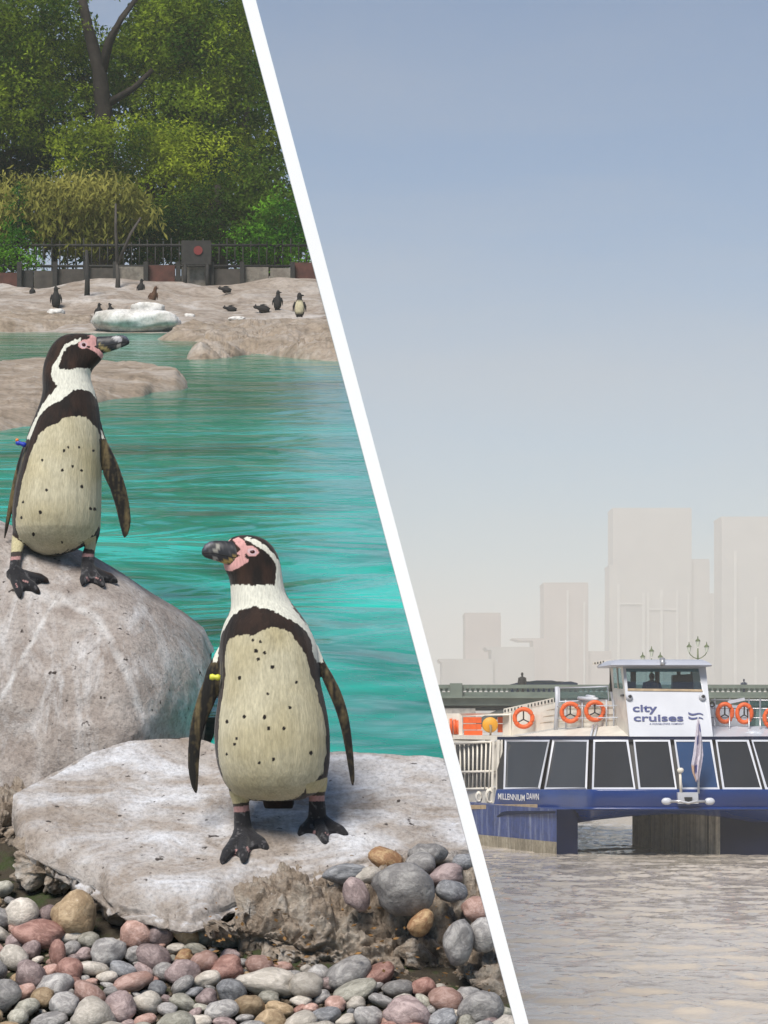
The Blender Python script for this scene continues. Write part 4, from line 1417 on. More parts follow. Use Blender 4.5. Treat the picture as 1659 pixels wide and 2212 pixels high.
    # legs
    for leg in cfg['legs']:
        for poly, c in leg['paint']:
            m_ = in_poly(fx, fy, poly)
            paint(m_, c)
        m_ = in_poly(zx, zy, leg['foot_poly'])
        paint(m_, LEG)
        sc_ = fbm(co, 130, 2, 41)
        paint(m_ & (sc_ > 0.55), (0.075, 0.072, 0.075))
        # pink webs between the toes
        gx, gy = leg['ankle']
        for a, c in zip(leg['tips'][:-1], leg['tips'][1:]):
            mx, my = (a[0] + c[0]) / 2, (a[1] + c[1]) / 2
            for k in (0.50, 0.60, 0.70):
                qx, qy = gx + (mx - gx) * k, gy + (my - gy) * k
                paint(m_ & ((zx - qx) ** 2 + (zy - qy) ** 2 < (6 + 4 * sc_) ** 2), LEGPINK)
    a = me.color_attributes.new('Col', 'FLOAT_COLOR', 'POINT')
    a.data.foreach_set('color', np.concatenate([col, np.ones((n, 1))], 1).astype(np.float32).ravel())
    me.materials.clear()
    me.materials.append(m_plumage)
    me.polygons.foreach_set('use_smooth', [True] * len(me.polygons))
    base = ground(*cfg['legs'][0]['ankle'])
    e = thing('penguin', cfg['label'], 'penguin', base)
    body = bpy.data.objects.new('body', me)
    link(body, e)
    body.location = -base
    # bill -----------------------------------------------------------
    mb = MB()
    rows = np.array(cfg['bill'], float)
    rings = []
    tt = np.linspace(0, len(rows) - 1, 26)
    for t in tt:
        cx_, cy_, hz_, hy_, yc = [np.interp(t, range(len(rows)), rows[:, k]) for k in range(5)]
        rings.append([W(cx_, cy_ + hz_ * math.sin(q), yc + hy_ * math.cos(q)) for q in np.linspace(0, 2 * math.pi, 22, endpoint=False)])
    mb.loft(rings)
    bo_ = mb.build('bill', m_bill, e, True)
    bc = np.array(mb.v)
    bx_ = (bc[:, 0] / (K * d) + UC - u0) / f
    by_ = (VH - (bc[:, 2] - EYE) / (K * d) - v0) / f
    cb_ = np.tile(np.array((0.022, 0.022, 0.026)), (len(bc), 1))
    nz_ = fbm(bc, 160, 3, 3)
    cb_[nz_ > 0.35] = (0.06, 0.058, 0.06)
    for poly, c in cfg['bill_paint']:
        cb_[in_poly(bx_ + 4 * nz_, by_ + 4 * nz_, poly)] = c
    a = bo_.data.color_attributes.new('Col', 'FLOAT_COLOR', 'POINT')
    a.data.foreach_set('color', np.concatenate([cb_, np.ones((len(bc), 1))], 1).astype(np.float32).ravel())
    # dark line between the mandibles as a fine groove ridge
    g_ = MB()
    side = []
    for i, t in enumerate(np.linspace(0.15, len(rows) - 1.25, 14)):
        cx_, cy_, hz_, hy_, yc = [np.interp(t, range(len(rows)), rows[:, k]) for k in range(5)]
        side.append(W(cx_, cy_ + hz_ * cfg['gape'], yc - hy_ * math.sqrt(max(0, 1 - cfg['gape'] ** 2)) + 1))
    g_.tube(side, 0.0010, 6)
    g_.build('mouth_line', simple('mouth line', (0.006, 0.005, 0.005), 0.6), e, True)
    # eyes -----------------------------------------------------------
    ex, ey = cfg['eye']
    near = (np.abs(zx - ex) < 7) & (np.abs(zy - ey) < 7) & front
    yf = co[near, 1].min()
    c0 = W(ex, ey, 0)
    q = MB().sphere((c0[0], yf + 0.0012, c0[2]), (0.0052, 0.003, cfg.get('eye_h', 0.0052)), 14, 10)
    q.build('eye', m_eye, e, True)
    far = (np.abs(zx - ex) < 7) & (np.abs(zy - ey) < 7) & ~front
    if far.any():
        MB().sphere((c0[0], co[far, 1].max() - 0.0012, c0[2]), (0.0042, 0.0026, 0.0042), 14, 10).build('eye', m_eye, e, True)
    # wing tag --------------------------------------------------------
    tx, ty = cfg['tag']
    near = (np.abs(zx - cfg['tag_at'][0]) < 14) & (np.abs(zy - cfg['tag_at'][1]) < 14)
    yf = co[near, 1].min() - 0.003
    p0 = W(tx, ty, 0)
    p1 = W(*cfg['tag_at'], 0)
    q = MB()
    a_, b_ = Vector((p0[0], yf, p0[2])), Vector((p1[0], yf, p1[2]))
    q.tube([a_, a_.lerp(b_, .25), a_.lerp(b_, .5), a_.lerp(b_, .75), b_], [0.005, 0.0066, 0.0045, 0.0066, 0.0045], 12)
    tg = q.build('wing_tag', cfg['tag_mat'], e, True)
    if cfg.get('bead'):
        MB().sphere(a_ + Vector((0.003, -0.002, 0.005)), 0.0045, 10, 8).build('bead', m_orange_bead, tg, True).location = (0, 0, 0)
    return e

# ------- shorter penguin, on the slab, looking left
R_FL = [(790, 258, 300, 18, 10), (840, 232, 292, 24, 0), (885, 208, 288, 26, -15), (930, 188, 288, 26, -30), (1000, 168, 282, 26, -40), (1050, 150, 268, 25, -45), (1150, 115, 228, 22, -50), (1230, 98, 192, 20, -50), (1320, 84, 162, 18, -50), (1430, 77, 149, 16, -45), (1530, 79, 145, 14, -45), (1620, 100, 140, 11, -40), (1655, 120, 134, 7, -40)]
R_FR = [(780, 800, 842, 18, 20), (830, 822, 862, 24, 12), (865, 834, 876, 26, 5), (900, 842, 895, 24, 0), (950, 856, 925, 25, -10), (1030, 888, 970, 24, -15), (1120, 930, 1005, 22, -20), (1200, 958, 1026, 20, -20), (1290, 982, 1040, 18, -20), (1400, 1004, 1052, 16, -20), (1500, 1020, 1060, 14, -20), (1580, 1034, 1062, 11, -20), (1614, 1044, 1054, 7, -20)]
def fl_poly(rows, pad=6):
    return [(r[1] - pad, r[0]) for r in rows] + [(r[2] + pad, r[0]) for r in rows[::-1]]
right_cfg = dict(
    d=5.25, f=0.3661, u0=378.0, v0=1107.0, ground=lambda u, v_: DS(v_), warm_below=480,
    label='shorter cream bellied penguin on the flat slab, yellow wing tag, looking over its shoulder',
    torso=[(136, 385, 450, 18, -30), (146, 345, 500, 50, -30), (165, 318, 540, 72, -30), (200, 300, 578, 92, -30), (240, 296, 602, 100, -28), (280, 290, 618, 104, -26), (320, 287, 627, 106, -24), (350, 302, 630, 108, -22),
           (380, 318, 634, 112, -18), (430, 327, 642, 124, -12), (480, 329, 656, 140, -6), (530, 331, 685, 158, 0), (570, 328, 718, 175, 0), (610, 312, 748, 195, -2), (660, 288, 782, 214, -6), (720, 270, 812, 230, -10), (800, 262, 842, 244, -14),
           (900, 264, 852, 254, -20), (1000, 268, 858, 262, -26), (1100, 258, 882, 272, -32), (1200, 241, 903, 280, -38), (1300, 233, 915, 286, -42), (1400, 238, 917, 286, -42), (1480, 250, 913, 278, -38), (1550, 272, 903, 262, -30), (1610, 302, 880, 236, -20), (1660, 345, 830, 190, -8), (1690, 405, 760, 130, 10), (1702, 460, 700, 70, 20)],
    flippers=[R_FL, R_FR],
    flipper_polys=[(fl_poly([r for r in R_FL if r[0] >= 885]), 0), (fl_poly([r for r in R_FR if r[0] >= 900]), 3)],
    tail=(603, 1755, 100, 110),
    legs=[
        dict(ankle=(400, 1905), top=-10, tips=[(282, 2068), (405, 2064), (536, 1990)],
             rows=[(1600, 315, 440), (1660, 318, 440), (1710, 338, 436), (1760, 345, 440), (1820, 344, 446), (1880, 345, 458), (1912, 350, 450)],
             paint=[([(300, 1630), (440, 1690), (440, 1720), (335, 1740)], (0.42, 0.36, 0.2)), ([(330, 1722), (450, 1706), (450, 1740), (335, 1745)], (0.05, 0.04, 0.03)), ([(330, 1738), (450, 1728), (455, 1766), (335, 1776)], LEGPINK), ([(452, 1820), (480, 1830), (478, 1870), (455, 1868)], LEGPINK)],
             foot_poly=[(325, 1772), (450, 1762), (490, 1850), (570, 1990), (545, 2030), (400, 2110), (250, 2100), (262, 2020), (330, 1900)]),
        dict(ankle=(832, 1838), top=30, tips=[(740, 1912), (885, 1956), (1008, 1918)],
             rows=[(1560, 770, 902), (1620, 782, 898), (1670, 786, 880), (1720, 786, 884), (1780, 782, 892), (1830, 780, 888), (1846, 790, 880)],
             paint=[([(780, 1600), (905, 1560), (905, 1665), (780, 1660)], (0.45, 0.39, 0.22)), ([(775, 1655), (890, 1650), (885, 1676), (778, 1680)], (0.05, 0.04, 0.03)), ([(775, 1674), (890, 1672), (885, 1706), (780, 1712)], LEGPINK)],
             foot_poly=[(770, 1708), (895, 1704), (905, 1790), (1050, 1900), (1040, 1960), (890, 2000), (700, 1960), (715, 1880), (765, 1800)]),
    ],
    paint=[
        # white face stripe, throat and collar
        ([(322, 432), (420, 430), (520, 440), (588, 436), (598, 385), (600, 325), (578, 275), (525, 222), (470, 190), (420, 168), (412, 152), (430, 146), (485, 165), (545, 205), (595, 255), (628, 312), (642, 420), (662, 500), (705, 575), (765, 645), (815, 720), (855, 800), (878, 880), (842, 890), (815, 825), (798, 745), (757, 685), (695, 640), (620, 606), (540, 570), (470, 565), (400, 580), (348, 612), (308, 662), (280, 720), (262, 792), (250, 900), (215, 905), (235, 830), (270, 700), (330, 580)], WHITE),
        ([(328, 745), (400, 732), (470, 732), (520, 702), (570, 686), (640, 692), (690, 722), (730, 772), (768, 832), (790, 905), (818, 985), (842, 1065), (866, 1150), (886, 1235), (896, 1330), (892, 1450), (878, 1530), (835, 1588), (788, 1622), (740, 1672), (640, 1698), (500, 1698), (430, 1690), (362, 1668), (312, 1616), (284, 1556), (266, 1450), (262, 1350), (266, 1250), (284, 1150), (297, 1050), (302, 950), (304, 850), (312, 782)], CREAM),
    ],
    paint_sharp=[
        ([(345, 165), (380, 150), (413, 170), (428, 205), (460, 203), (488, 220), (504, 245), (482, 264), (448, 268), (424, 256), (418, 272), (446, 288), (432, 302), (380, 336), (330, 352), (290, 340), (266, 316), (300, 300), (352, 282), (390, 262), (368, 250), (396, 226), (372, 200)], PINK),
        ([(292, 172), (318, 150), (336, 160), (318, 178)], PINK),
        ([(425, 250), (440, 262), (452, 282), (440, 276), (418, 262)], DARK),
        ([(438, 222), (462, 216), (486, 232), (494, 246), (478, 258), (452, 258), (436, 244)], (0.60, 0.42, 0.44)),
    ],
    spots=[(515, 772), (490, 823), (540, 835), (503, 872), (587, 918), (395, 978), (726, 1008), (560, 1072), (688, 1152), (425, 1205), (543, 1208), (568, 1272), (655, 1272), (320, 1235), (378, 1332), (367, 1365), (318, 1425), (810, 1415), (595, 1452), (513, 1470), (470, 760)],
    bill=[(385, 252, 72, 52, -60), (340, 248, 72, 48, -72), (295, 240, 68, 42, -84), (250, 232, 60, 34, -96), (212, 230, 52, 27, -106), (184, 234, 38, 18, -112), (167, 240, 14, 8, -115)],
    bill_paint=[([(258, 190), (275, 195), (262, 240), (240, 250), (230, 232), (250, 222)], (0.30, 0.28, 0.24)), ([(235, 268), (258, 272), (246, 300), (228, 292)], (0.32, 0.30, 0.28)),
                ([(385, 250), (400, 262), (330, 300), (280, 318), (268, 300), (330, 278)], (0.38, 0.26, 0.08)), ([(170, 190), (235, 175), (225, 200), (180, 230)], (0.075, 0.075, 0.10))],
    gape=0.30, eye=(463, 240), eye_h=0.0038, tag=(214, 972), tag_at=(276, 976), tag_mat=m_band_yellow)
make_penguin(right_cfg)

# ------- taller penguin, on the boulder, looking right
L_FR = [(810, 712, 746, 18, 20), (860, 724, 757, 24, 10), (900, 735, 770, 26, 0), (940, 745, 785, 24, -10), (1000, 750, 815, 26, -20), (1100, 752, 868, 26, -30), (1200, 764, 905, 24, -35), (1250, 788, 920, 22, -35), (1300, 811, 935, 20, -35), (1400, 845, 958, 17, -35), (1500, 870, 970, 15, -35), (1580, 888, 968, 13, -35), (1640, 905, 948, 10, -35), (1662, 914, 930, 6, -35)]
L_FL = [(960, 180, 225, 22, 20), (1010, 158, 212, 24, 10), (1100, 130, 188, 24, 0), (1200, 104, 162, 22, -10), (1300, 84, 130, 20, -10), (1400, 65, 108, 17, -10), (1500, 48, 84, 14, -10), (1600, 33, 60, 11, -10), (1668, 29, 40, 6, -10)]
left_cfg = dict(
    d=6.53, f=0.293, u0=0.0, v0=675.0, ground=lambda u, v_: boulder_depth(u, v_) - 0.005, warm_below=520,
    label='taller penguin on the round boulder, blue wing tag, bill raised to the right',
    torso=[(157, 525, 630, 20, 0), (166, 478, 685, 55, 0), (185, 438, 715, 78, 0), (215, 403, 728, 94, 0), (255, 372, 742, 104, 0), (295, 351, 762, 108, 0), (325, 340, 764, 110, 0), (365, 326, 736, 116, 0),
           (410, 317, 688, 126, 0), (460, 312, 664, 138, 0), (520, 313, 676, 152, 0), (580, 315, 698, 168, 0), (640, 303, 716, 186, 0), (700, 285, 730, 202, -4), (800, 246, 742, 228, -10), (900, 208, 748, 246, -16), (1000, 182, 752, 258, -22),
           (1100, 160, 753, 268, -28), (1250, 124, 753, 284, -36), (1400, 102, 752, 292, -42), (1500, 94, 750, 290, -40), (1590, 96, 742, 272, -32), (1650, 118, 722, 244, -22), (1710, 175, 650, 196, -10), (1760, 250, 540, 130, 6), (1788, 320, 450, 60, 14)],
    flippers=[L_FR, L_FL],
    flipper_polys=[(fl_poly([r for r in L_FR if r[0] >= 940]), 0), (fl_poly([r for r in L_FL if r[0] >= 1010]), 3)],
    tail=(320, 1850, 62, 120),
    legs=[
        dict(ankle=(142, 1962), top=0, tips=[(146, 2098), (276, 2068), (342, 1990)],
             rows=[(1600, 95, 215), (1680, 92, 200), (1740, 96, 186), (1800, 101, 178), (1860, 102, 182), (1920, 102, 188), (1966, 108, 184)],
             paint=[([(80, 1630), (200, 1720), (195, 1775), (90, 1792)], (0.45, 0.40, 0.24)), ([(80, 1780), (195, 1768), (190, 1812), (85, 1820)], (0.04, 0.03, 0.025)), ([(85, 1815), (190, 1808), (188, 1838), (90, 1845)], LEGPINK)],
             foot_poly=[(88, 1840), (192, 1834), (215, 1910), (370, 1970), (360, 2010), (310, 2100), (150, 2130), (90, 2080), (85, 1950)]),
        dict(ankle=(655, 1925), top=20, tips=[(612, 2008), (755, 2018), (850, 1992)],
             rows=[(1560, 600, 742), (1640, 622, 735), (1700, 635, 712), (1750, 618, 706), (1800, 604, 700), (1860, 605, 705), (1930, 610, 705)],
             paint=[([(630, 1690), (715, 1650), (705, 1770), (640, 1770)], (0.45, 0.40, 0.24)), ([(585, 1735), (700, 1755), (695, 1788), (588, 1775)], (0.04, 0.03, 0.025)), ([(590, 1776), (698, 1785), (695, 1812), (592, 1806)], LEGPINK)],
             foot_poly=[(585, 1804), (708, 1808), (725, 1890), (880, 1970), (880, 2010), (770, 2050), (600, 2040), (570, 1980), (590, 1900)]),
    ],
    paint=[
        ([(606, 203), (545, 216), (485, 262), (452, 312), (422, 362), (397, 420), (388, 470), (405, 515), (438, 552), (415, 602), (375, 642), (326, 692), (288, 780), (245, 845), (208, 935), (238, 955), (268, 875), (302, 795), (342, 742), (400, 702), (460, 672), (512, 640), (560, 597), (622, 586), (682, 592), (715, 640), (695, 550), (675, 490), (668, 420), (600, 424), (520, 437), (457, 432), (446, 402), (461, 352), (482, 302), (522, 266), (572, 240), (604, 226)], WHITE),
        ([(460, 842), (500, 802), (600, 790), (660, 800), (718, 850), (742, 900), (760, 1100), (760, 1400), (756, 1560), (705, 1640), (625, 1700), (560, 1740), (450, 1785), (300, 1795), (232, 1740), (165, 1680), (136, 1600), (144, 1500), (167, 1400), (184, 1300), (212, 1200), (247, 1080), (282, 1000), (312, 920), (372, 870)], CREAM),
        ([(745, 870), (760, 880), (775, 930), (755, 940)], WHITE),
    ],
    paint_sharp=[
        ([(650, 182), (690, 163), (722, 183), (712, 215), (722, 240), (702, 265), (760, 284), (822, 298), (795, 325), (745, 342), (722, 312), (682, 290), (652, 272), (622, 286), (592, 268), (588, 236), (620, 214), (652, 208)], PINK),
        ([(640, 185), (670, 180), (668, 200), (640, 215)], DARK),
        ([(652, 258), (675, 262), (672, 276), (654, 270)], DARK),
        ([(606, 232), (630, 224), (652, 238), (652, 264), (630, 278), (606, 268), (598, 250)], (0.62, 0.44, 0.46)),
    ],
    spots=[(537, 1023), (612, 1020), (505, 1047), (347, 1115), (570, 1162), (496, 1192), (629, 1190), (384, 1337), (633, 1307), (338, 1497), (190, 1530), (690, 1462), (716, 1464), (276, 1652), (482, 1708), (204, 1420), (706, 1037)],
    bill=[(715, 240, 62, 50, -4), (765, 240, 62, 44, -8), (815, 232, 57, 36, -10), (865, 222, 51, 29, -12), (905, 213, 45, 22, -14), (935, 212, 33, 15, -15), (955, 220, 12, 7, -16)],
    bill_paint=[([(835, 185), (870, 175), (905, 195), (900, 220), (860, 215), (840, 205)], (0.40, 0.39, 0.40)), ([(862, 250), (890, 232), (895, 265), (872, 275)], (0.40, 0.37, 0.33)),
                ([(722, 245), (740, 240), (820, 285), (800, 300), (740, 275)], (0.38, 0.30, 0.12)), ([(890, 165), (960, 185), (960, 215), (915, 190)], (0.08, 0.085, 0.12))],
    gape=0.22, eye=(627, 252), tag=(142, 975), tag_at=(215, 996), tag_mat=m_band_blue, bead=True)
make_penguin(left_cfg)

# ------- small penguins on the far sand
m_far_penguin = attr_mat('far penguin plumage', 0.8, 20, 0.2)
def far_penguin(u, vt, vb, label, d, kind='stand', turn=0.0, lean=0.0):
    H = (vb - vt) * K * d
    rows = [(0.0, .10), (.06, .16), (.2, .21), (.4, .215), (.58, .17), (.70, .115), (.76, .10), (.84, .105), (.92, .09), (.98, .05), (1.0, .01)]
    mb = MB()
    rings = []
    for h, r in rows:
        rings.append([(r * H * 1.0 * math.cos(t) + lean * h * H, r * H * .9 * math.sin(t) - (.03 * H if h > .8 else 0), h * H) for t in np.linspace(0, 2 * math.pi, 18, endpoint=False)])
    mb.loft(rings)
    hx = lean * .86 * H
    s = 1 if math.cos(turn) >= 0 else -1
    mb.tube([(hx + s * .06 * H, -.03 * H, .87 * H), (hx + s * .15 * H, -.04 * H, .88 * H), (hx + s * .2 * H, -.04 * H, .87 * H)], [.045 * H, .03 * H, .006 * H], 8)
    for q in (-1, 1):
        mb.tube([(q * .17 * H + lean * .6 * H, 0, .6 * H), (q * .25 * H + lean * .4 * H, .0, .42 * H), (q * .27 * H + lean * .25 * H, .02 * H, .2 * H)], [.05 * H, .04 * H, .012 * H], 8)
        mb.tube([(q * .09 * H, 0, .08 * H), (q * .1 * H, -.02 * H, .0), (q * .12 * H, -.12 * H, -.005 * H)], [.05 * H, .04 * H, .015 * H], 8)
    V = np.array(mb.v)
    facing = {'front': (V[:, 1] < -0.06 * H) & (V[:, 2] < .66 * H) & (V[:, 2] > .06 * H) & (np.abs(V[:, 0]) < .17 * H)}
    col = np.tile(np.array((0.022, 0.020, 0.02, 1.0)), (len(V), 1))
    if kind == 'stand':
        col[facing['front']] = (0.5, 0.45, 0.3, 1)
    if kind == 'brown':
        col[:] = (0.09, 0.045, 0.025, 1)
    o = mesh_obj('penguin', V, mb.f, m_far_penguin, None, True, col)
    o.location = P(u, vb, d)
    if kind == 'lie':
        o.rotation_euler = (0, math.radians(-78), 0)
        o.location = P(u + (vb - vt) * 0.45, vb - 6, d)
    else:
        o.rotation_euler = (0, 0, 0)
    tag(o, label, 'penguin')
    return o
far_penguin(121, 618, 664, 'dark penguin seen from behind, standing alone left of the slim pole', 48.6, 'back')
far_penguin(70, 616, 640, 'small dark penguin close to the wall at the left end', 51.0, 'back')
far_penguin(303, 602, 634, 'dark penguin standing in front of the pale wall panel', 51.2, 'back', lean=.1)
far_penguin(326, 618, 656, 'brownish penguin leaning forward behind the white boulder', 49.3, 'brown', lean=.3)
far_penguin(212, 654, 686, 'dark penguin standing at the left end of the white boulder', 46.5, 'back', lean=.08)
far_penguin(243, 654, 682, 'dark stooping penguin just behind the white boulder', 46.8, 'back', lean=-.25)
far_penguin(292, 655, 680, 'half hidden penguin behind the white hump, white breast', 46.9, 'stand')
far_penguin(486, 605, 634, 'dark penguin lying on the sand beneath the pale wall', 51.6, 'lie')
far_penguin(497, 646, 676, 'dark penguin lying flat alone on open sand', 48.2, 'lie')
far_penguin(566, 640, 676, 'dark penguin lying beside the upright one', 48.0, 'lie')
far_penguin(599, 627, 668, 'dark upright penguin beside the lying one', 48.1, 'back', lean=.05)
far_penguin(647, 632, 684, 'pale bellied penguin standing upright close to the white divider', 46.6, 'stand')

# ================================================================== RIVER BOAT
BO = 85.0
def Q(u, v, dd=0.0):
    return P(u, v, BO + dd)
def zlev(v):
    return EYE + (VH - v) * K * BO
m_boat_shaded = simple('boat white with bluish shade', (0.52, 0.54, 0.59), 0.35, var=0.06, bscale=1.2)  # bluish shade of the front faces put into the white
m_boat_sunlit = simple('boat white with warm sunlight', (0.70, 0.66, 0.58), 0.4, var=0.10, bscale=2.5)  # warm sunlight on the side faces put into the white
m_navy = simple('navy blue hull paint', (0.003, 0.030, 0.165), 0.22, var=0.12, bscale=0.8)
m_navydark = simple('dark shaded hull navy', (0.004, 0.008, 0.03), 0.5, var=0.2, bscale=1.0, spec=0.15)  # darker navy: shade on the pontoon fronts put into the hull colour
m_violet = rock_mat('scuffed violet blue topsides', (0.012, 0.03, 0.12), (0.025, 0.05, 0.18), (0.05, 0.08, 0.23), (0.28, 0.31, 0.40), (0.52, 0.75), 1.2, ((3.0, 3.0, 0.35), (0, 0, 0)), 0.9, 6, 0.1, rough=0.35)
m_scum = rock_mat('silted waterline', (0.14, 0.12, 0.085), (0.24, 0.21, 0.155), (0.34, 0.30, 0.22), (0.42, 0.38, 0.3), (0.5, 0.7), 2, ((4, 4, 0.3), (0, 0, 0)), 1.2, 8, 0.1, rough=0.6)
m_tunnel_glint = rock_mat('tunnel side with reflection streaks', (0.010, 0.012, 0.02), (0.05, 0.045, 0.04), (0.26, 0.24, 0.19), (0.68, 0.63, 0.52), (0.36, 0.52), 1.0, ((4.5, 4.5, 0.06), (0, 0, 0)), 0.8, 5, 0.05, rough=0.4)  # water reflections on the tunnel side painted as pale streaks
m_pane = simple('smoked boat window', (0.022, 0.025, 0.03), 0.12, var=0.15, bscale=0.6, spec=0.3)
m_paneblue = simple('blue tinted boat window', (0.020, 0.052, 0.13), 0.15, var=0.1, bscale=0.6)
m_black = simple('black rubber seal', (0.012, 0.012, 0.014), 0.5)
m_orange = simple('orange lifebuoy plastic', (0.72, 0.115, 0.018), 0.5, var=0.12, bscale=5)
m_yellow = simple('amber drum plastic', (0.72, 0.33, 0.015), 0.5, var=0.08, bscale=4)
m_wood = simple('weathered rubbing strake', (0.36, 0.27, 0.17), 0.8, var=0.25, bscale=5)
m_text = simple('navy lettering', (0.010, 0.025, 0.15), 0.4, var=0.05)
m_textw = simple('white lettering', (0.8, 0.78, 0.74), 0.4, var=0.05)
m_steel = simple('brushed steel', (0.5, 0.5, 0.52), 0.35, 0.6, var=0.1)
m_glass, nt, b = new_mat('clear boat glass')
nt.nodes.remove(b)
gl = nt.nodes.new('ShaderNodeBsdfGlossy')
gl.inputs['Roughness'].default_value = 0.03
tp = nt.nodes.new('ShaderNodeBsdfTransparent')
tp.inputs['Color'].default_value = (0.55, 0.68, 0.70, 1)
ms = nt.nodes.new('ShaderNodeMixShader')
ms.inputs[0].default_value = 0.10
nt.links.new(tp.outputs[0], ms.inputs[1])
nt.links.new(gl.outputs[0], ms.inputs[2])
nt.links.new(ms.outputs[0], nt.nodes['Material Output'].inputs['Surface'])

boat = thing('river_boat', 'white and navy blue river cruise boat with wide dark windows and a lettered wheelhouse', 'boat', (Q(1450, 1851, 6).x, BO + 6, RIVER_Z))

def plate(corners, t, back=None):
    f = [Q(*c) for c in corners]
    bk = Vector((0, t, 0)) if back is None else Vector(back)
    return MB().hexa(f, [p + bk for p in f])
def ring_plate(mb, outer, inner, t):
    n = len(outer)
    o_, i_ = [Q(*c) for c in outer], [Q(*c) for c in inner]
    bk = Vector((0, t, 0))
    for k in range(n):
        l = (k + 1) % n
        mb.hexa([o_[k], o_[l], i_[l], i_[k]], [o_[k] + bk, o_[l] + bk, i_[l] + bk, i_[k] + bk])
    return mb
def sub(o, parent):
    o.parent = parent
    o.location = (0, 0, 0)
    return o

def fb(u):
    return 0.29 + (1281 - u) / 30 if u < 1281 else 0.24 * ((u - 1480) / 180) ** 2

# hull band and bridge deck
ARCH = [(1060, 1765), (1203, 1776), (1246, 1779), (1300, 1771), (1375, 1763), (1440, 1759), (1505, 1759), (1560, 1764), (1620, 1773), (1690, 1784), (1760, 1788), (1900, 1788)]
us = np.linspace(1074, 1900, 90)
def sheet(name, rows, mat, parent=boat):
    V = []
    for fn in rows:
        for u in us:
            V.append(Q(*fn(u)))
    o = mesh_obj(name, V, grid_faces(len(rows), len(us)), mat, parent, True)
    o.location = -parent.location
    return o
sheet('hull', [lambda u: (u, 1704, fb(u) + 1.4), lambda u: (u, 1705, fb(u) - .04), lambda u: (u - 2, 1708, fb(u) - .06), lambda u: (u - 5, 1726, fb(u) + .0), lambda u: (u - 9, 1744, fb(u) + .12)], m_navy)
sheet('chine', [lambda u: (u - 9, 1744, fb(u) + .12), lambda u: (u - 9, 1746, fb(u) + .03), lambda u: (u - 9, 1749, fb(u) + .05), lambda u: (u - 9, 1751, fb(u) + .3)], m_navy)
sheet('tunnel_deck', [lambda u: (u - 9, 1750, fb(u) + .28), lambda u: (u - 9, .5 * (1750 + interp(u, ARCH)), fb(u) + .6), lambda u: (u - 9, interp(u, ARCH), fb(u) + 1.0), lambda u: (u - 30, interp(u, ARCH) - 3, fb(u) + 4), lambda u: (u - 220, 1742, fb(u) + 12)], m_navy)

def pontoon(name, ua, ub, d0, length, vt, mats):
    a, c = Q(ua, 1700, d0), Q(ub, 1700, d0)
    bk = Vector((-0.42, 1, 0)) * length
    zt, zm, zb = zlev(vt), zlev(1824), RIVER_Z - 0.6
    def pts_(z, inset=0):
        return [Vector((a.x + inset, a.y, z)), Vector((c.x - inset, c.y, z)), Vector((c.x, c.y, z)) + bk, Vector((a.x, a.y, z)) + bk]
    p = MB().hexa(pts_(zm), pts_(zt)).build(name, mats[0], boat)
    sub(MB().hexa(pts_(zb), pts_(zm - 0.003)).build('waterline_band', mats[1]), p)
    sub(MB().hexa([Vector((a.x - .01, a.y - .03, zb)), Vector((c.x, c.y - .03, zb)), Vector((c.x, c.y - .003, zb)), Vector((a.x - .01, a.y - .003, zb))],
                  [Vector((a.x - .01, a.y - .03, zt)), Vector((c.x, c.y - .03, zt)), Vector((c.x, c.y - .003, zt)), Vector((a.x - .01, a.y - .003, zt))]).build('stem_shade_plate', m_navydark), p)  # dark sheet over the front face, its shade painted in
    return p
pontoon('pontoon', 1203, 1248, 1.6, 22, 1752, (m_violet, m_scum))
pontoon('pontoon', 1556, 1680, 1.2, 5.6, 1765, (m_tunnel_glint, m_tunnel_glint))
# strip and ledges on the outer side of the near pontoon
plate([(1000, 1752, 9.0), (1160, 1750, 3.6), (1160, 1757, 3.6), (1000, 1760, 9.0)], 0.2).build('rubbing_strake', m_navydark, boat)
plate([(1004, 1739, 8.2), (1161, 1738, 3.2), (1161, 1746, 3.2), (1004, 1748, 8.2)], 0.35).build('rubbing_strake', m_wood, boat)
plate([(1006, 1759, 8.8), (1048, 1757, 7.4), (1056, 1763, 7.2), (1050, 1768, 7.3), (1006, 1770, 8.8)], 0.3).build('rubbing_strake', m_wood, boat)
plate([(1050, 1768, 6.8), (1082, 1752, 5.6), (1200, 1752, 1.45), (1200, 1757, 1.45), (1090, 1760, 5.2), (1056, 1774, 6.6)], 0.1).build('chine_knee', m_navydark, boat)

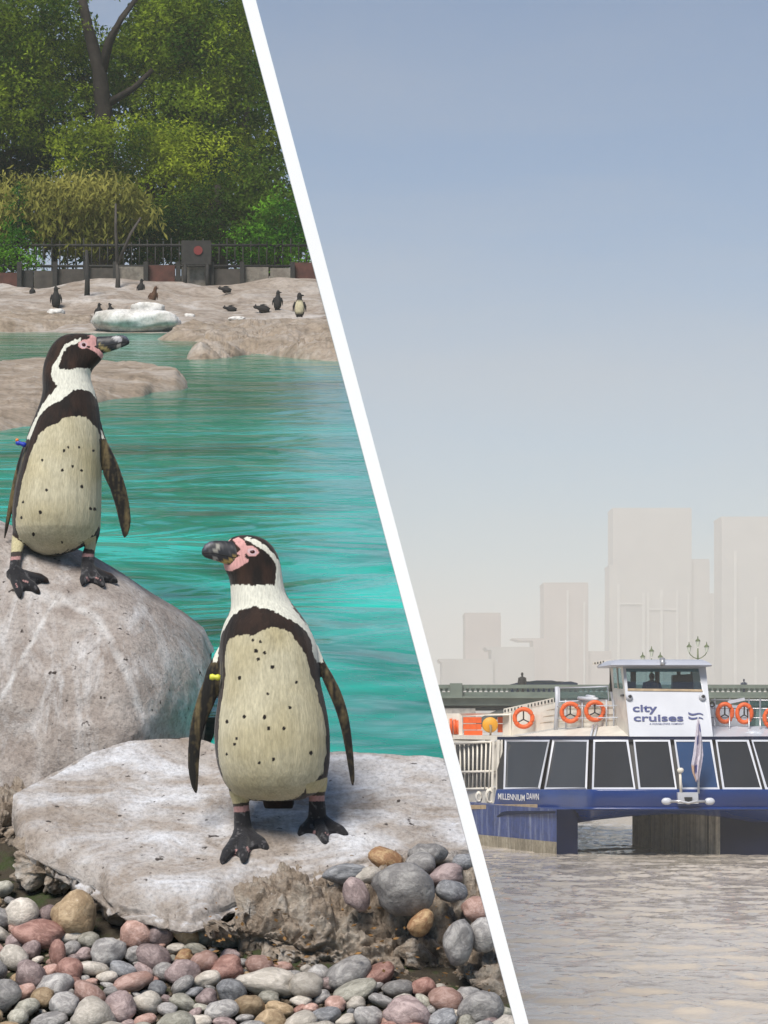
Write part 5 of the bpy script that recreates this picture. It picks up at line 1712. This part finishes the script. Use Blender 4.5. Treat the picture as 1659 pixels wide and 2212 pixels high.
# front windows
PANES = [((340, 562, 512, 333), 0), ((580, 757, 748, 538), 0), ((785, 955, 992, 778), 0), ((985, 1165, 1200, 1012), 0), ((1190, 1375, 1414, 1224), 1), ((1398, 1560, 1628, 1434), 0), ((1578, 1745, 1845, 1648), 0), ((1765, 1930, 2050, 1868), 0)]
def zu(z):
    return 945 + .4303 * z
sheet('window_backing', [lambda u: (u, 1594, fb(u) + 1.5), lambda u: (u, 1650, fb(u) + .88), lambda u: (u, 1706, fb(u) + .28)], m_black)
sheet('coaming', [lambda u: (u, 1598, fb(u) + 1.20), lambda u: (u, 1592, fb(u) + 1.25), lambda u: (u, 1590, fb(u) + 1.6)], m_navydark)
for (q, kind) in PANES:
    tl, tr, br, bl = [zu(z) for z in q]
    vt, vb = 1598, 1705
    outer = [(tl - 1, vt, fb(tl) + 1.16), (tr + 1, vt, fb(tr) + 1.16), (br + 1, vb, fb(br) - .02), (bl - 1, vb, fb(bl) - .02)]
    inner = [(tl + 3, vt + 4, fb(tl) + 1.12), (tr - 3, vt + 4, fb(tr) + 1.12), (br - 3, vb - 4, fb(br) + .04), (bl + 3, vb - 4, fb(bl) + .04)]
    pn = plate([(a, c, e + .03) for a, c, e in inner], 0.02).build('window', m_paneblue if kind else m_pane, boat)
    sub(ring_plate(MB(), outer, inner, 0.06).build('frame', m_boat_shaded), pn)

# cabin behind: roof deck and side walls run back along the boat
zr = zlev(1593)
pa, pb, pc = Q(1100, 1590, 7.6), Q(1330, 1590, 1.5), Q(1880, 1590, 1.6)
bk = Vector((-0.42, 1, 0)) * 20
MB().hexa([pa + Vector((0, 0, zr - pa.z - .15)), pb + Vector((0, 0, zr - pb.z - .15)), pc + Vector((0, 0, zr - pc.z - .15)), pc + Vector((0, 0, zr - pc.z - .15)) + bk, pa + Vector((0, 0, zr - pa.z - .15)) + bk * .6],
          [pa + Vector((0, 0, zr - pa.z)), pb + Vector((0, 0, zr - pb.z)), pc + Vector((0, 0, zr - pc.z)), pc + Vector((0, 0, zr - pc.z)) + bk, pa + Vector((0, 0, zr - pa.z)) + bk * .6]).build('upper_deck', m_boat_sunlit, boat)
w0, w1 = Q(1078, 1700, 8.2), Q(1078, 1700, 8.2) + bk * .6
MB().hexa([Vector((w0.x, w0.y, zlev(1712))), Vector((w0.x + .15, w0.y, zlev(1712))), Vector((w1.x + .15, w1.y, zlev(1712))), Vector((w1.x, w1.y, zlev(1712)))],
          [Vector((w0.x, w0.y, zr - .2)), Vector((w0.x + .15, w0.y, zr - .2)), Vector((w1.x + .15, w1.y, zr - .2)), Vector((w1.x, w1.y, zr - .2))]).build('side_wall', m_boat_sunlit, boat)

# sloping glossy coachroof before the wheelhouse
plate([(1118, 1590, 6.9), (1360, 1591, 1.5), (1340, 1566, 4.2), (1210, 1574, 7.5)], 0.1).build('coachroof', m_boat_sunlit, boat)
plate([(1540, 1591, 1.4), (1900, 1592, 2.2), (1880, 1570, 4.6), (1534, 1568, 4.0)], 0.1).build('coachroof', m_boat_shaded, boat)

# upper side screens, left of the wheelhouse
sp = plate([(1208, 1518, 7.2), (1330, 1514, 4.6), (1334, 1568, 4.5), (1206, 1572, 7.3)], 0.06).build('side_screen', m_boat_sunlit, boat)
for k, vv in enumerate((1530, 1545, 1558)):
    sub(plate([(1208, vv, 7.16), (1331, vv - 2, 4.55), (1331, vv - 1, 4.55), (1208, vv + 1, 7.16)], 0.02).build('groove', m_wood), sp)
sp = plate([(1086, 1541, 11.2), (1204, 1516, 7.3), (1203, 1572, 7.4), (1086, 1592, 11.0)], 0.06).build('side_screen', m_boat_sunlit, boat)
for k in range(3):
    sub(plate([(1088, 1552 + 11 * k, 11.1), (1203, 1530 + 13 * k, 7.3), (1203, 1531 + 13 * k, 7.3), (1088, 1553.5 + 11 * k, 11.1)], 0.02).build('groove', m_wood), sp)
gs = plate([(1088, 1531, 11.1), (1196, 1507, 7.5), (1197, 1518, 7.5), (1088, 1542, 11.1)], 0.05).build('vent_strip', m_boat_sunlit, boat)
for k in range(15):
    t = (k + .5) / 15
    if 0.40 < t < 0.47:
        continue
    u_, v_, d_ = 1088 + 108 * t, 1531 - 24 * t, 11.06 - 3.6 * t
    sub(plate([(u_ - 2.2, v_ + 3, d_), (u_ + 2.2, v_ + 2.2, d_), (u_ + 2.2, v_ + 8, d_), (u_ - 2.2, v_ + 9, d_)], 0.02).build('vent_slot', m_black), gs)
MB().tube([Q(1203, 1483, 7.2), Q(1204, 1520, 7.2), Q(1200, 1580, 7.2)], [.075, .075, .075], 8).build('stanchion', m_boat_shaded, boat, True)
wsn = plate([(1210, 1487, 7.0), (1312, 1484, 5.0), (1314, 1511, 5.0), (1210, 1514, 7.0)], 0.03).build('wind_screen', m_glass, boat)
sub(ring_plate(MB(), [(1207, 1484, 6.97), (1314, 1481, 4.97), (1316, 1514, 4.97), (1207, 1517, 6.97)], [(1210, 1487, 6.97), (1312, 1484, 4.97), (1314, 1511, 4.97), (1210, 1514, 6.97)], 0.06).build('frame', m_boat_shaded), wsn)
for (a, c) in (((1250, 1508, 6.1), (1290, 1511, 5.2)), ((1268, 1504, 5.9), (1284, 1507, 5.5))):
    MB().tube([Q(*a), Q(*c)], .07, 8).build('deck_seat_rail', m_boat_shaded, boat, True)
for u_, d_ in ((1222, 6.7), (1258, 6.0), (1310, 4.8), (1326, 4.4), (1338, 3.9)):
    MB().tube([Q(u_, 1512, d_), Q(u_, 1574, d_)], .028, 6).build('rail_post', m_boat_shaded, boat, True)
for vv in (1524, 1550):
    MB().tube([Q(1204, vv + 2, 7.0), Q(1338, vv, 3.9)], .022, 6).build('rail', m_boat_shaded, boat, True)
for t in ((1276, 1590, 1282, 1566), (1284, 1590, 1290, 1566)):
    MB().tube([Q(t[0], t[1], 3.0), Q(t[2], t[3], 4.9)], .035, 6).build('brace', m_boat_shaded, boat, True)

# right of the wheelhouse
plate([(1534, 1522, 4.6), (1612, 1524, 5.2), (1616, 1570, 5.2), (1538, 1570, 4.6)], 0.06).build('side_screen', m_boat_shaded, boat)
gs = plate([(1612, 1510, 5.4), (1880, 1512, 6.0), (1880, 1572, 6.0), (1612, 1570, 5.4)], 0.04).build('wind_screen', m_glass, boat)
for u_ in (1544, 1576, 1618, 1642, 1690):
    MB().tube([Q(u_, 1510, 4.3), Q(u_, 1590, 3.2)], .028, 6).build('rail_post', m_steel, boat, True)
for vv in (1512, 1530, 1550):
    MB().tube([Q(1536, vv, 4.2), Q(1880, vv + 2, 4.6)], .022, 6).build('rail', m_steel, boat, True)
plate([(1572, 1514, 4.0), (1608, 1507, 4.2), (1610, 1513, 4.2), (1574, 1521, 4.0)], 0.1).build('folded_awning', m_boat_shaded, boat)
mb = MB()
for k in range(5):
    mb.sphere(Q(1618 + 9 * k, 1588 - 3 * math.sin(k * 1.3), 2.6), (.24, .2, .12), 10, 7)
mb.build('rope_bundle', m_boat_shaded, boat, True)
for u_, v_, r in ((1538, 1522, .075),):
    c = Q(u_, v_, 3.9)
    MB().tube([(c.x + r * math.cos(t), c.y, c.z + r * math.sin(t)) for t in np.linspace(0, 2 * math.pi, 14, endpoint=False)], .028, 6, True).build('fairlead', m_black, boat, True)

# left deck: caged rail, bulwark, door posts
plate([(984, 1607, 11.2), (1062, 1604, 8.6), (1062, 1703, 8.6), (992, 1707, 11.2)], 0.05).build('side_window', m_pane, boat)
for k in range(8):
    t = k / 7
    a, c = 990 + 66 * t, 996 + 60 * t
    MB().tube([Q(a + 4, 1606 - 3 * t, 10.9 - 2.4 * t), Q(c, 1706, 10.9 - 2.4 * t)], .035, 6).build('stanchion', m_boat_sunlit, boat, True)
for va, vb_ in ((1606, 1602), (1668, 1666), (1705, 1703)):
    MB().tube([Q(982, va, 11.0), Q(1068, vb_, 8.3)], .05, 6).build('rail', m_boat_sunlit, boat, True)
plate([(992, 1706, 10.9), (1074, 1704, 8.0), (1068, 1740, 8.2), (1000, 1742, 10.8)], 0.1).build('bulwark', m_boat_sunlit, boat)
for u_, w_ in ((1066, 2.4), (1077, 2.8), (1084, 2.2)):
    plate([(u_ - w_, 1598, 8.0), (u_ + w_, 1598, 8.0), (u_ + w_ - 3, 1705, 7.9), (u_ - w_ - 3, 1705, 7.9)], 0.1).build('door_post', m_boat_sunlit, boat)
for u_, v_, rr in ((1034, 1722, 0.10), (1058, 1720, 0.15)):
    c = Q(u_, v_, 8.6)
    mb = MB()
    for k in range(3):
        mb.tube([(c.x + rr * (1 - .12 * k) * math.cos(t), c.y - .1 - .03 * k, c.z + 1.9 * rr * (1 - .12 * k) * math.sin(t)) for t in np.linspace(0, 2 * math.pi, 16, endpoint=False)], .035, 6, True)
    mb.build('rope_coil', m_boat_sunlit, boat, True)
plate([(1074, 1706, 7.4), (1080, 1706, 7.3), (1076, 1742, 7.4), (1068, 1742, 7.5)], 0.1).build('bow_edge', m_boat_shaded, boat)

# orange gear rack, upper left
rk = ring_plate(MB(), [(992, 1541, 11.8), (1104, 1541, 10.4), (1104, 1592, 10.4), (994, 1604, 11.8)], [(998, 1546, 11.8), (1100, 1545, 10.4), (1100, 1588, 10.4), (999, 1598, 11.8)], 0.9).build('gear_rack', m_boat_sunlit, boat)
for (ua, ub, va, vb_) in ((1001, 1040, 1549, 1562), (1001, 1040, 1564, 1576), (1003, 1042, 1578, 1592), (1076, 1100, 1549, 1562), (1076, 1100, 1564, 1582)):
    plate([(ua, va, 11.4), (ub, va, 11.0), (ub, vb_, 11.0), (ua, vb_, 11.4)], 0.6).build('life_jacket_bundle', m_orange, boat)
c = Q(1059, 1566, 9.8)
dm = MB().loft([[(c.x + r * math.cos(t), c.y + yq, c.z + r * math.sin(t)) for t in np.linspace(0, 2 * math.pi, 28, endpoint=False)] for r, yq in ((.25, -.03), (.28, 0), (.28, .35), (.25, .38))]).build('hose_drum', m_yellow, boat, True)
sub(MB().tube([(c.x, c.y - .08, c.z), (c.x + .02, c.y - .1, c.z - .14), (c.x, c.y - .08, c.z - .42)], [.05, .04, .035], 8).build('crank', m_wood, None, True), dm)
plate([(1047, 1590, 9.7), (1060, 1588, 9.6), (1059, 1604, 9.6), (1049, 1606, 9.7)], .2).build('bollard', m_black, boat)
for k, u_ in enumerate((974, 982, 988)):
    MB().tube([Q(u_, 1552 + 2 * k, 12.0), Q(u_ + 1, 1586, 12.0)], .055, 8).build('float', m_orange, boat, True)
plate([(964, 1541, 12.2), (996, 1541, 11.9), (996, 1606, 11.9), (970, 1612, 12.2)], 0.1).build('gear_screen', m_boat_sunlit, boat)

# wheelhouse
def wd(v):
    return 2.5 - (v - 1438) / 153 * 1.15
TL, TR, BR, BL = (1345, 1436), (1524, 1436), (1540, 1591), (1360, 1591)
tl, tr, br, bl = (1352, 1444), (1509, 1444), (1517, 1491), (1356, 1489)
o_ = [(u_, v_, wd(v_)) for u_, v_ in (TL, TR, BR, BL)]
i_ = [(u_, v_, wd(v_)) for u_, v_ in (tl, tr, br, bl)]
wh = ring_plate(MB(), o_, i_, 0.07).build('wheelhouse', m_boat_shaded, boat)
ws_ = plate([(u_, v_, dd + .03) for u_, v_, dd in i_], 0.015).build('windscreen', m_glass)
sub(ws_, wh)
sub(plate([(1352, 1444, wd(1444) + .01), (1509, 1444, wd(1444) + .01), (1510, 1451, wd(1451) + .01), (1353, 1451, wd(1451) + .01)], 0.01).build('sun_strip', simple('teal sun strip', (0.015, 0.10, 0.14), 0.2)), wh)
sub(plate([(1356, 1487, wd(1487) - .03), (1517, 1489, wd(1489) - .03), (1518, 1494, wd(1494) - .03), (1356, 1492, wd(1492) - .03)], 0.05).build('window_sill', m_wood), wh)
# left side wall with its window
so = [(1317, 1432, 4.7), (1345, 1436, 2.52), (1360, 1591, 1.37), (1332, 1576, 4.5)]
si = [(1324, 1442, 4.3), (1341, 1444, 2.9), (1346, 1488, 2.7), (1326, 1486, 4.3)]
sw = ring_plate(MB(), so, si, 0.05).build('side_wall', m_boat_sunlit)
sub(sw, wh)
sub(plate([(u_, v_, d_ + .02) for u_, v_, d_ in si], 0.01).build('side_window', m_glass), wh)
MB().tube([Q(1333, 1442, 3.5), Q(1336, 1488, 3.4)], .03, 6).build('window_post', m_boat_sunlit, boat, True)
# right wall and back wall
sub(plate([(1524, 1436, 2.55), (1540, 1591, 1.45), (1512, 1580, 4.6), (1497, 1434, 4.7)], 0.05, (-.06, 0, 0)).build('side_wall', m_boat_shaded), wh)
sub(plate([(1318, 1494, 4.75), (1498, 1494, 4.75), (1510, 1580, 4.6), (1332, 1578, 4.6)], 0.06).build('back_wall', m_boat_shaded), wh)
for u_, w_ in ((1320, 3), (1368, 6), (1420, 5), (1466, 4), (1495, 3)):
    sub(plate([(u_ - w_, 1436, 4.75), (u_ + w_, 1436, 4.75), (u_ + w_, 1494, 4.75), (u_ - w_, 1494, 4.75)], 0.06).build('back_post', m_black), wh)
sub(plate([(1454, 1458, 3.6), (1492, 1456, 3.6), (1500, 1500, 3.5), (1452, 1500, 3.5)], 0.5).build('instrument_console', m_black), wh)
sub(plate([(1352, 1470, 3.2), (1372, 1476, 3.2), (1374, 1500, 3.2), (1352, 1500, 3.2)], 0.4).build('seat_back', m_black), wh)
sub(plate([(1345, 1500, 2.3), (1525, 1500, 2.3), (1525, 1504, 2.3), (1345, 1504, 2.3)], 2.2).build('floor', m_black), wh)
# roof
def roof_ring(us_, v_, y0_, y1_):
    return [Vector((Q(us_[0], v_, y0_).x, BO + y0_, zlev(v_))), Vector((Q(us_[1], v_, y0_).x, BO + y0_, zlev(v_))), Vector((Q(us_[1] - 30, v_, y1_).x, BO + y1_, zlev(v_))), Vector((Q(us_[0] - 30, v_, y1_).x, BO + y1_, zlev(v_)))]
rf = MB().loft([roof_ring((1322, 1537), 1437, 1.95, 5.3), roof_ring((1319, 1538), 1434, 1.85, 5.4), roof_ring((1322, 1534), 1430, 1.95, 5.35), roof_ring((1330, 1524), 1424, 2.2, 5.2), roof_ring((1338, 1514), 1421, 2.5, 5.0)]).build('roof', simple('blue grey roof paint', (0.42, 0.44, 0.50), 0.4, var=0.06, bscale=1.5), boat)
sub(MB().tube([Q(1431, 1424, 1.95), Q(1431, 1436, 1.8)], [.10, .07], 8).build('horn', m_steel, None, True), rf)
sub(plate([(1281, 1431, 5.2), (1322, 1424, 4.6), (1324, 1429, 4.6), (1282, 1436, 5.2)], 0.25).build('roof_wing', m_boat_sunlit), rf)
for k in range(4):
    u_ = 1284 + 6 * k
    sub(plate([(u_, 1431 - k, 5.1 - .08 * k), (u_ + 2.5, 1430.5 - k, 5.1 - .08 * k), (u_ + 2.5, 1434 - k, 5.1 - .08 * k), (u_, 1435 - k, 5.1 - .08 * k)], 0.02).build('lamp', m_black), rf)
for u_ in (1359, 1517):
    c = Q(u_, 1506, wd(1506) - .05)
    s_ = MB().sphere(c, (.12, .14, .12), 14, 10).build('spot_lamp', m_boat_shaded, boat, True)
    sub(MB().sphere(c + Vector((.015, -.09, .02)), (.07, .07, .06), 12, 8).build('lens', m_black, None, True), s_)

# lettering
def lettering(name, text, width, loc, mat, lean, parent, bold=0.0, yaw=0.0, height=None):
    cu = bpy.data.curves.new(name, 'FONT')
    cu.body = text
    cu.extrude = 0.0
    cu.offset = bold
    tmp = bpy.data.objects.new('tmp', cu)
    link(tmp)
    bpy.context.view_layer.update()
    me = bpy.data.meshes.new_from_object(tmp.evaluated_get(bpy.context.evaluated_depsgraph_get()))
    bpy.data.objects.remove(tmp)
    co = np.empty(len(me.vertices) * 3)
    me.vertices.foreach_get('co', co)
    co = co.reshape(-1, 3)
    co[:, 0] -= co[:, 0].min()
    s = width / co[:, 0].max()
    sy = s if height is None else height / co[:, 1].max()
    co *= np.array([s, sy, 1])
    R = Matrix.Rotation(yaw, 3, 'Z') @ Matrix.Rotation(math.radians(90) - lean, 3, 'X')
    co = co @ np.array(R).T + np.array(loc)
    me.vertices.foreach_set('co', co.ravel())
    me.materials.clear()
    me.materials.append(mat)
    me.update()
    o = bpy.data.objects.new(name, me)
    link(o, parent)
    o.location = -parent.location if parent.type == 'EMPTY' else (0, 0, 0)
    return o
lean = math.atan2(1.15, 153 * K * BO)
pxm = K * 86.8
lettering('lettering', 'city', 53 * pxm, Q(1367, 1537, wd(1537) - .03), m_text, lean, boat, 0.022, height=16.5 * pxm)
lettering('lettering', 'cruises', 107 * pxm, Q(1369, 1557.5, wd(1557.5) - .03), m_text, lean, boat, 0.022, height=15.5 * pxm)
lettering('lettering', 'A HORNBLOWER COMPANY', 74 * pxm, Q(1403, 1565, wd(1565) - .03), m_text, lean, boat, 0.01)
n0_, n1_ = Q(1082, 1726, fb(1086) + .0), Q(1170, 1726, fb(1174) + .0)
for wtext, ta, tb2 in (('MILLENNIUM', 0.0, 0.66), ('DAWN', 0.71, 1.0)):
    lettering('lettering', wtext, (n1_ - n0_).length * (tb2 - ta), n0_.lerp(n1_, ta) + Vector((-.10, -.06, 0)), m_textw, 0.0, boat, 0.012, math.atan2(n1_.y - n0_.y, n1_.x - n0_.x), height=13 * K * 90)
for k, (va, wdt) in enumerate(((1536, 4.6), (1545, 4.6), (1553, 0))):
    if not wdt:
        continue
    top, bot = [], []
    for t in np.linspace(0, 1, 14):
        u_ = 1487 + 32 * t
        v_ = va + 3.2 * math.sin(t * 5.0 + .6) + 9 * t
        w_ = wdt * (1 - .55 * t)
        top.append(Q(u_, v_, wd(v_) - .03))
        bot.append(Q(u_, v_ + w_, wd(v_ + w_) - .03))
    mb = MB().add(top + bot, [(i, i + 1, 14 + i + 1, 14 + i) for i in range(13)])
    mb.build('flag_emblem', m_text, boat)

# bow fittings
wb = plate([(1464, 1712, -.35), (1508, 1712, -.35), (1509, 1736, -.3), (1465, 1736, -.3)], 0.4).build('anchor_box', m_boat_shaded, boat)
sub(plate([(1478, 1722, -.38), (1496, 1722, -.38), (1494, 1732, -.38), (1480, 1732, -.38)], 0.02).build('hawse_opening', m_black), wb)
MB().tube([Q(1448, 1731, -.45), Q(1470, 1731, -.5), Q(1487, 1735, -.5), Q(1504, 1731, -.5), Q(1524, 1731, -.45)], .045, 8).build('anchor_stock', m_steel, boat, True)
for u_ in (1440, 1533):
    c = Q(u_, 1731, -.4)
    MB().sphere(c, (.17, .10, .12), 16, 10).build('anchor_fluke', m_boat_shaded, boat, True)
mp_ = MB().tube([Q(1471, 1714, -.3), Q(1469, 1664, -.3)], .045, 8).build('bow_post', m_boat_sunlit, boat, True)
sub(MB().sphere(Q(1470, 1664, -.34), (.11, .08, .09), 12, 8).build('post_lamp', m_boat_sunlit, None, True), mp_)
MB().tube([Q(1509, 1714, -.3), Q(1509, 1600, -.3), Q(1508, 1548, -.3)], [.035, .03, .022], 8).build('flagpole', m_boat_shaded, boat, True)
rows = [(1553, 1506, 1511), (1575, 1504, 1514), (1600, 1501, 1517), (1630, 1497, 1519), (1652, 1493, 1516), (1668, 1495, 1513), (1680, 1500, 1511), (1687, 1503, 1508)]
V, colr = [], []
nr, nc = 40, 22
for i in range(nr):
    v_ = 1553 + (1687 - 1553) * i / (nr - 1)
    l = np.interp(v_, [r[0] for r in rows], [r[1] for r in rows])
    r = np.interp(v_, [q[0] for q in rows], [q[2] for q in rows])
    for j in range(nc):
        t = j / (nc - 1)
        fold = .09 * math.sin(t * 13 + i * .08) * min(1, i / 12)
        V.append(Q(l + (r - l) * t, v_ + 3 * math.sin(t * 9), -.42 + fold))
        bl_ = (0.25 < t < 0.5 and 10 < i < 17) or (0.3 < t < 0.6 and 29 < i < 35) or (t > .62 and 2 < i < 8)
        colr.append((0.10, 0.11, 0.30, 1) if bl_ else ((0.62, 0.42, 0.30, 1) if (i > 28 and t < .3) else (0.62, 0.58, 0.66, 1)))
fl = mesh_obj('flag', V, grid_faces(nr, nc), attr_mat('flag cloth', 0.8, 8, 0.1), boat, True, colr)
fl.location = -boat.location

# helmsman inside the wheelhouse
m_coat = simple('dark navy coat', (0.018, 0.022, 0.03), 0.8)
c = Q(1408, 1500, 3.5)
pe = thing('person', 'person in a dark coat seated at the helm inside the boat wheelhouse', 'person', c)
mb = MB()
rings = []
for (h, rx, ry) in ((-.15, .20, .16), (.05, .21, .16), (.2, .23, .15), (.34, .26, .14), (.42, .22, .12), (.47, .07, .07), (.51, .065, .07), (.55, .09, .10), (.62, .095, .11), (.68, .08, .09), (.72, .03, .04)):
    rings.append([(c.x + rx * math.cos(t), c.y + ry * math.sin(t), c.z + h) for t in np.linspace(0, 2 * math.pi, 16, endpoint=False)])
mb.loft(rings)
for s in (-1, 1):
    mb.tube([(c.x + s * .22, c.y, c.z + .38), (c.x + s * .30, c.y - .08, c.z + .15), (c.x + s * .2, c.y - .32, c.z + .12)], [.07, .055, .04], 8)
    mb.tube([(c.x + s * .1, c.y, c.z - .1), (c.x + s * .13, c.y - .4, c.z - .1), (c.x + s * .13, c.y - .42, c.z - .5)], [.09, .075, .05], 8)
mb.build('body', m_coat, pe, True)

# lifebuoys hung on the rails
BG = 'orange lifebuoys hung along the upper deck rails'
def lifebuoy(u, v, dd, r, squash, label):
    c = Q(u, v, dd)
    e = thing('lifebuoy', label, 'lifebuoy', c, BG)
    R = r * K * (BO + dd)
    t_ = R * 0.2
    MB().tube([(c.x + (R - t_) * squash * math.cos(a), c.y, c.z + (R - t_) * math.sin(a)) for a in np.linspace(0, 2 * math.pi, 36, endpoint=False)], t_, 12, True).build('ring', m_orange, e, True)
    mb = MB()
    for a in (90, 215, 325):
        mb.tube([(c.x, c.y + .04, c.z - .05), (c.x + .75 * R * squash * math.cos(math.radians(a)), c.y + .04, c.z + .75 * R * math.sin(math.radians(a)))], .025, 6)
    mb.build('bracket', m_black, e, True)
    for a in (45, 135, 225, 315):
        ar = math.radians(a)
        MB().tube([(c.x + (R - t_ + t_ * 1.08 * math.cos(q)) * squash * math.cos(ar), c.y + t_ * 1.08 * math.sin(q), c.z + (R - t_ + t_ * 1.08 * math.cos(q)) * math.sin(ar)) for q in np.linspace(0, 2 * math.pi, 12, endpoint=False)], .012, 5, True).build('strap', m_orange, e, True)
lifebuoy(1131, 1551, 8.6, 24, 1.0, 'orange lifebuoy on the sloping white screen nearest the amber drum')
lifebuoy(1232, 1539, 6.0, 24, .97, 'orange lifebuoy on the white screen, the farther of two from the wheelhouse')
lifebuoy(1285, 1536, 5.0, 24, .97, 'orange lifebuoy on the white screen, close beside the wheelhouse')
lifebuoy(1566, 1540, 3.8, 24, .82, 'orange lifebuoy on the steel rail below the folded awning')
lifebuoy(1608, 1541, 3.9, 24, .80, 'orange lifebuoy on the steel rail beside the glass screen')
lifebuoy(1668, 1551, 3.6, 24, .85, 'orange lifebuoy on the steel rail farthest from the wheelhouse')
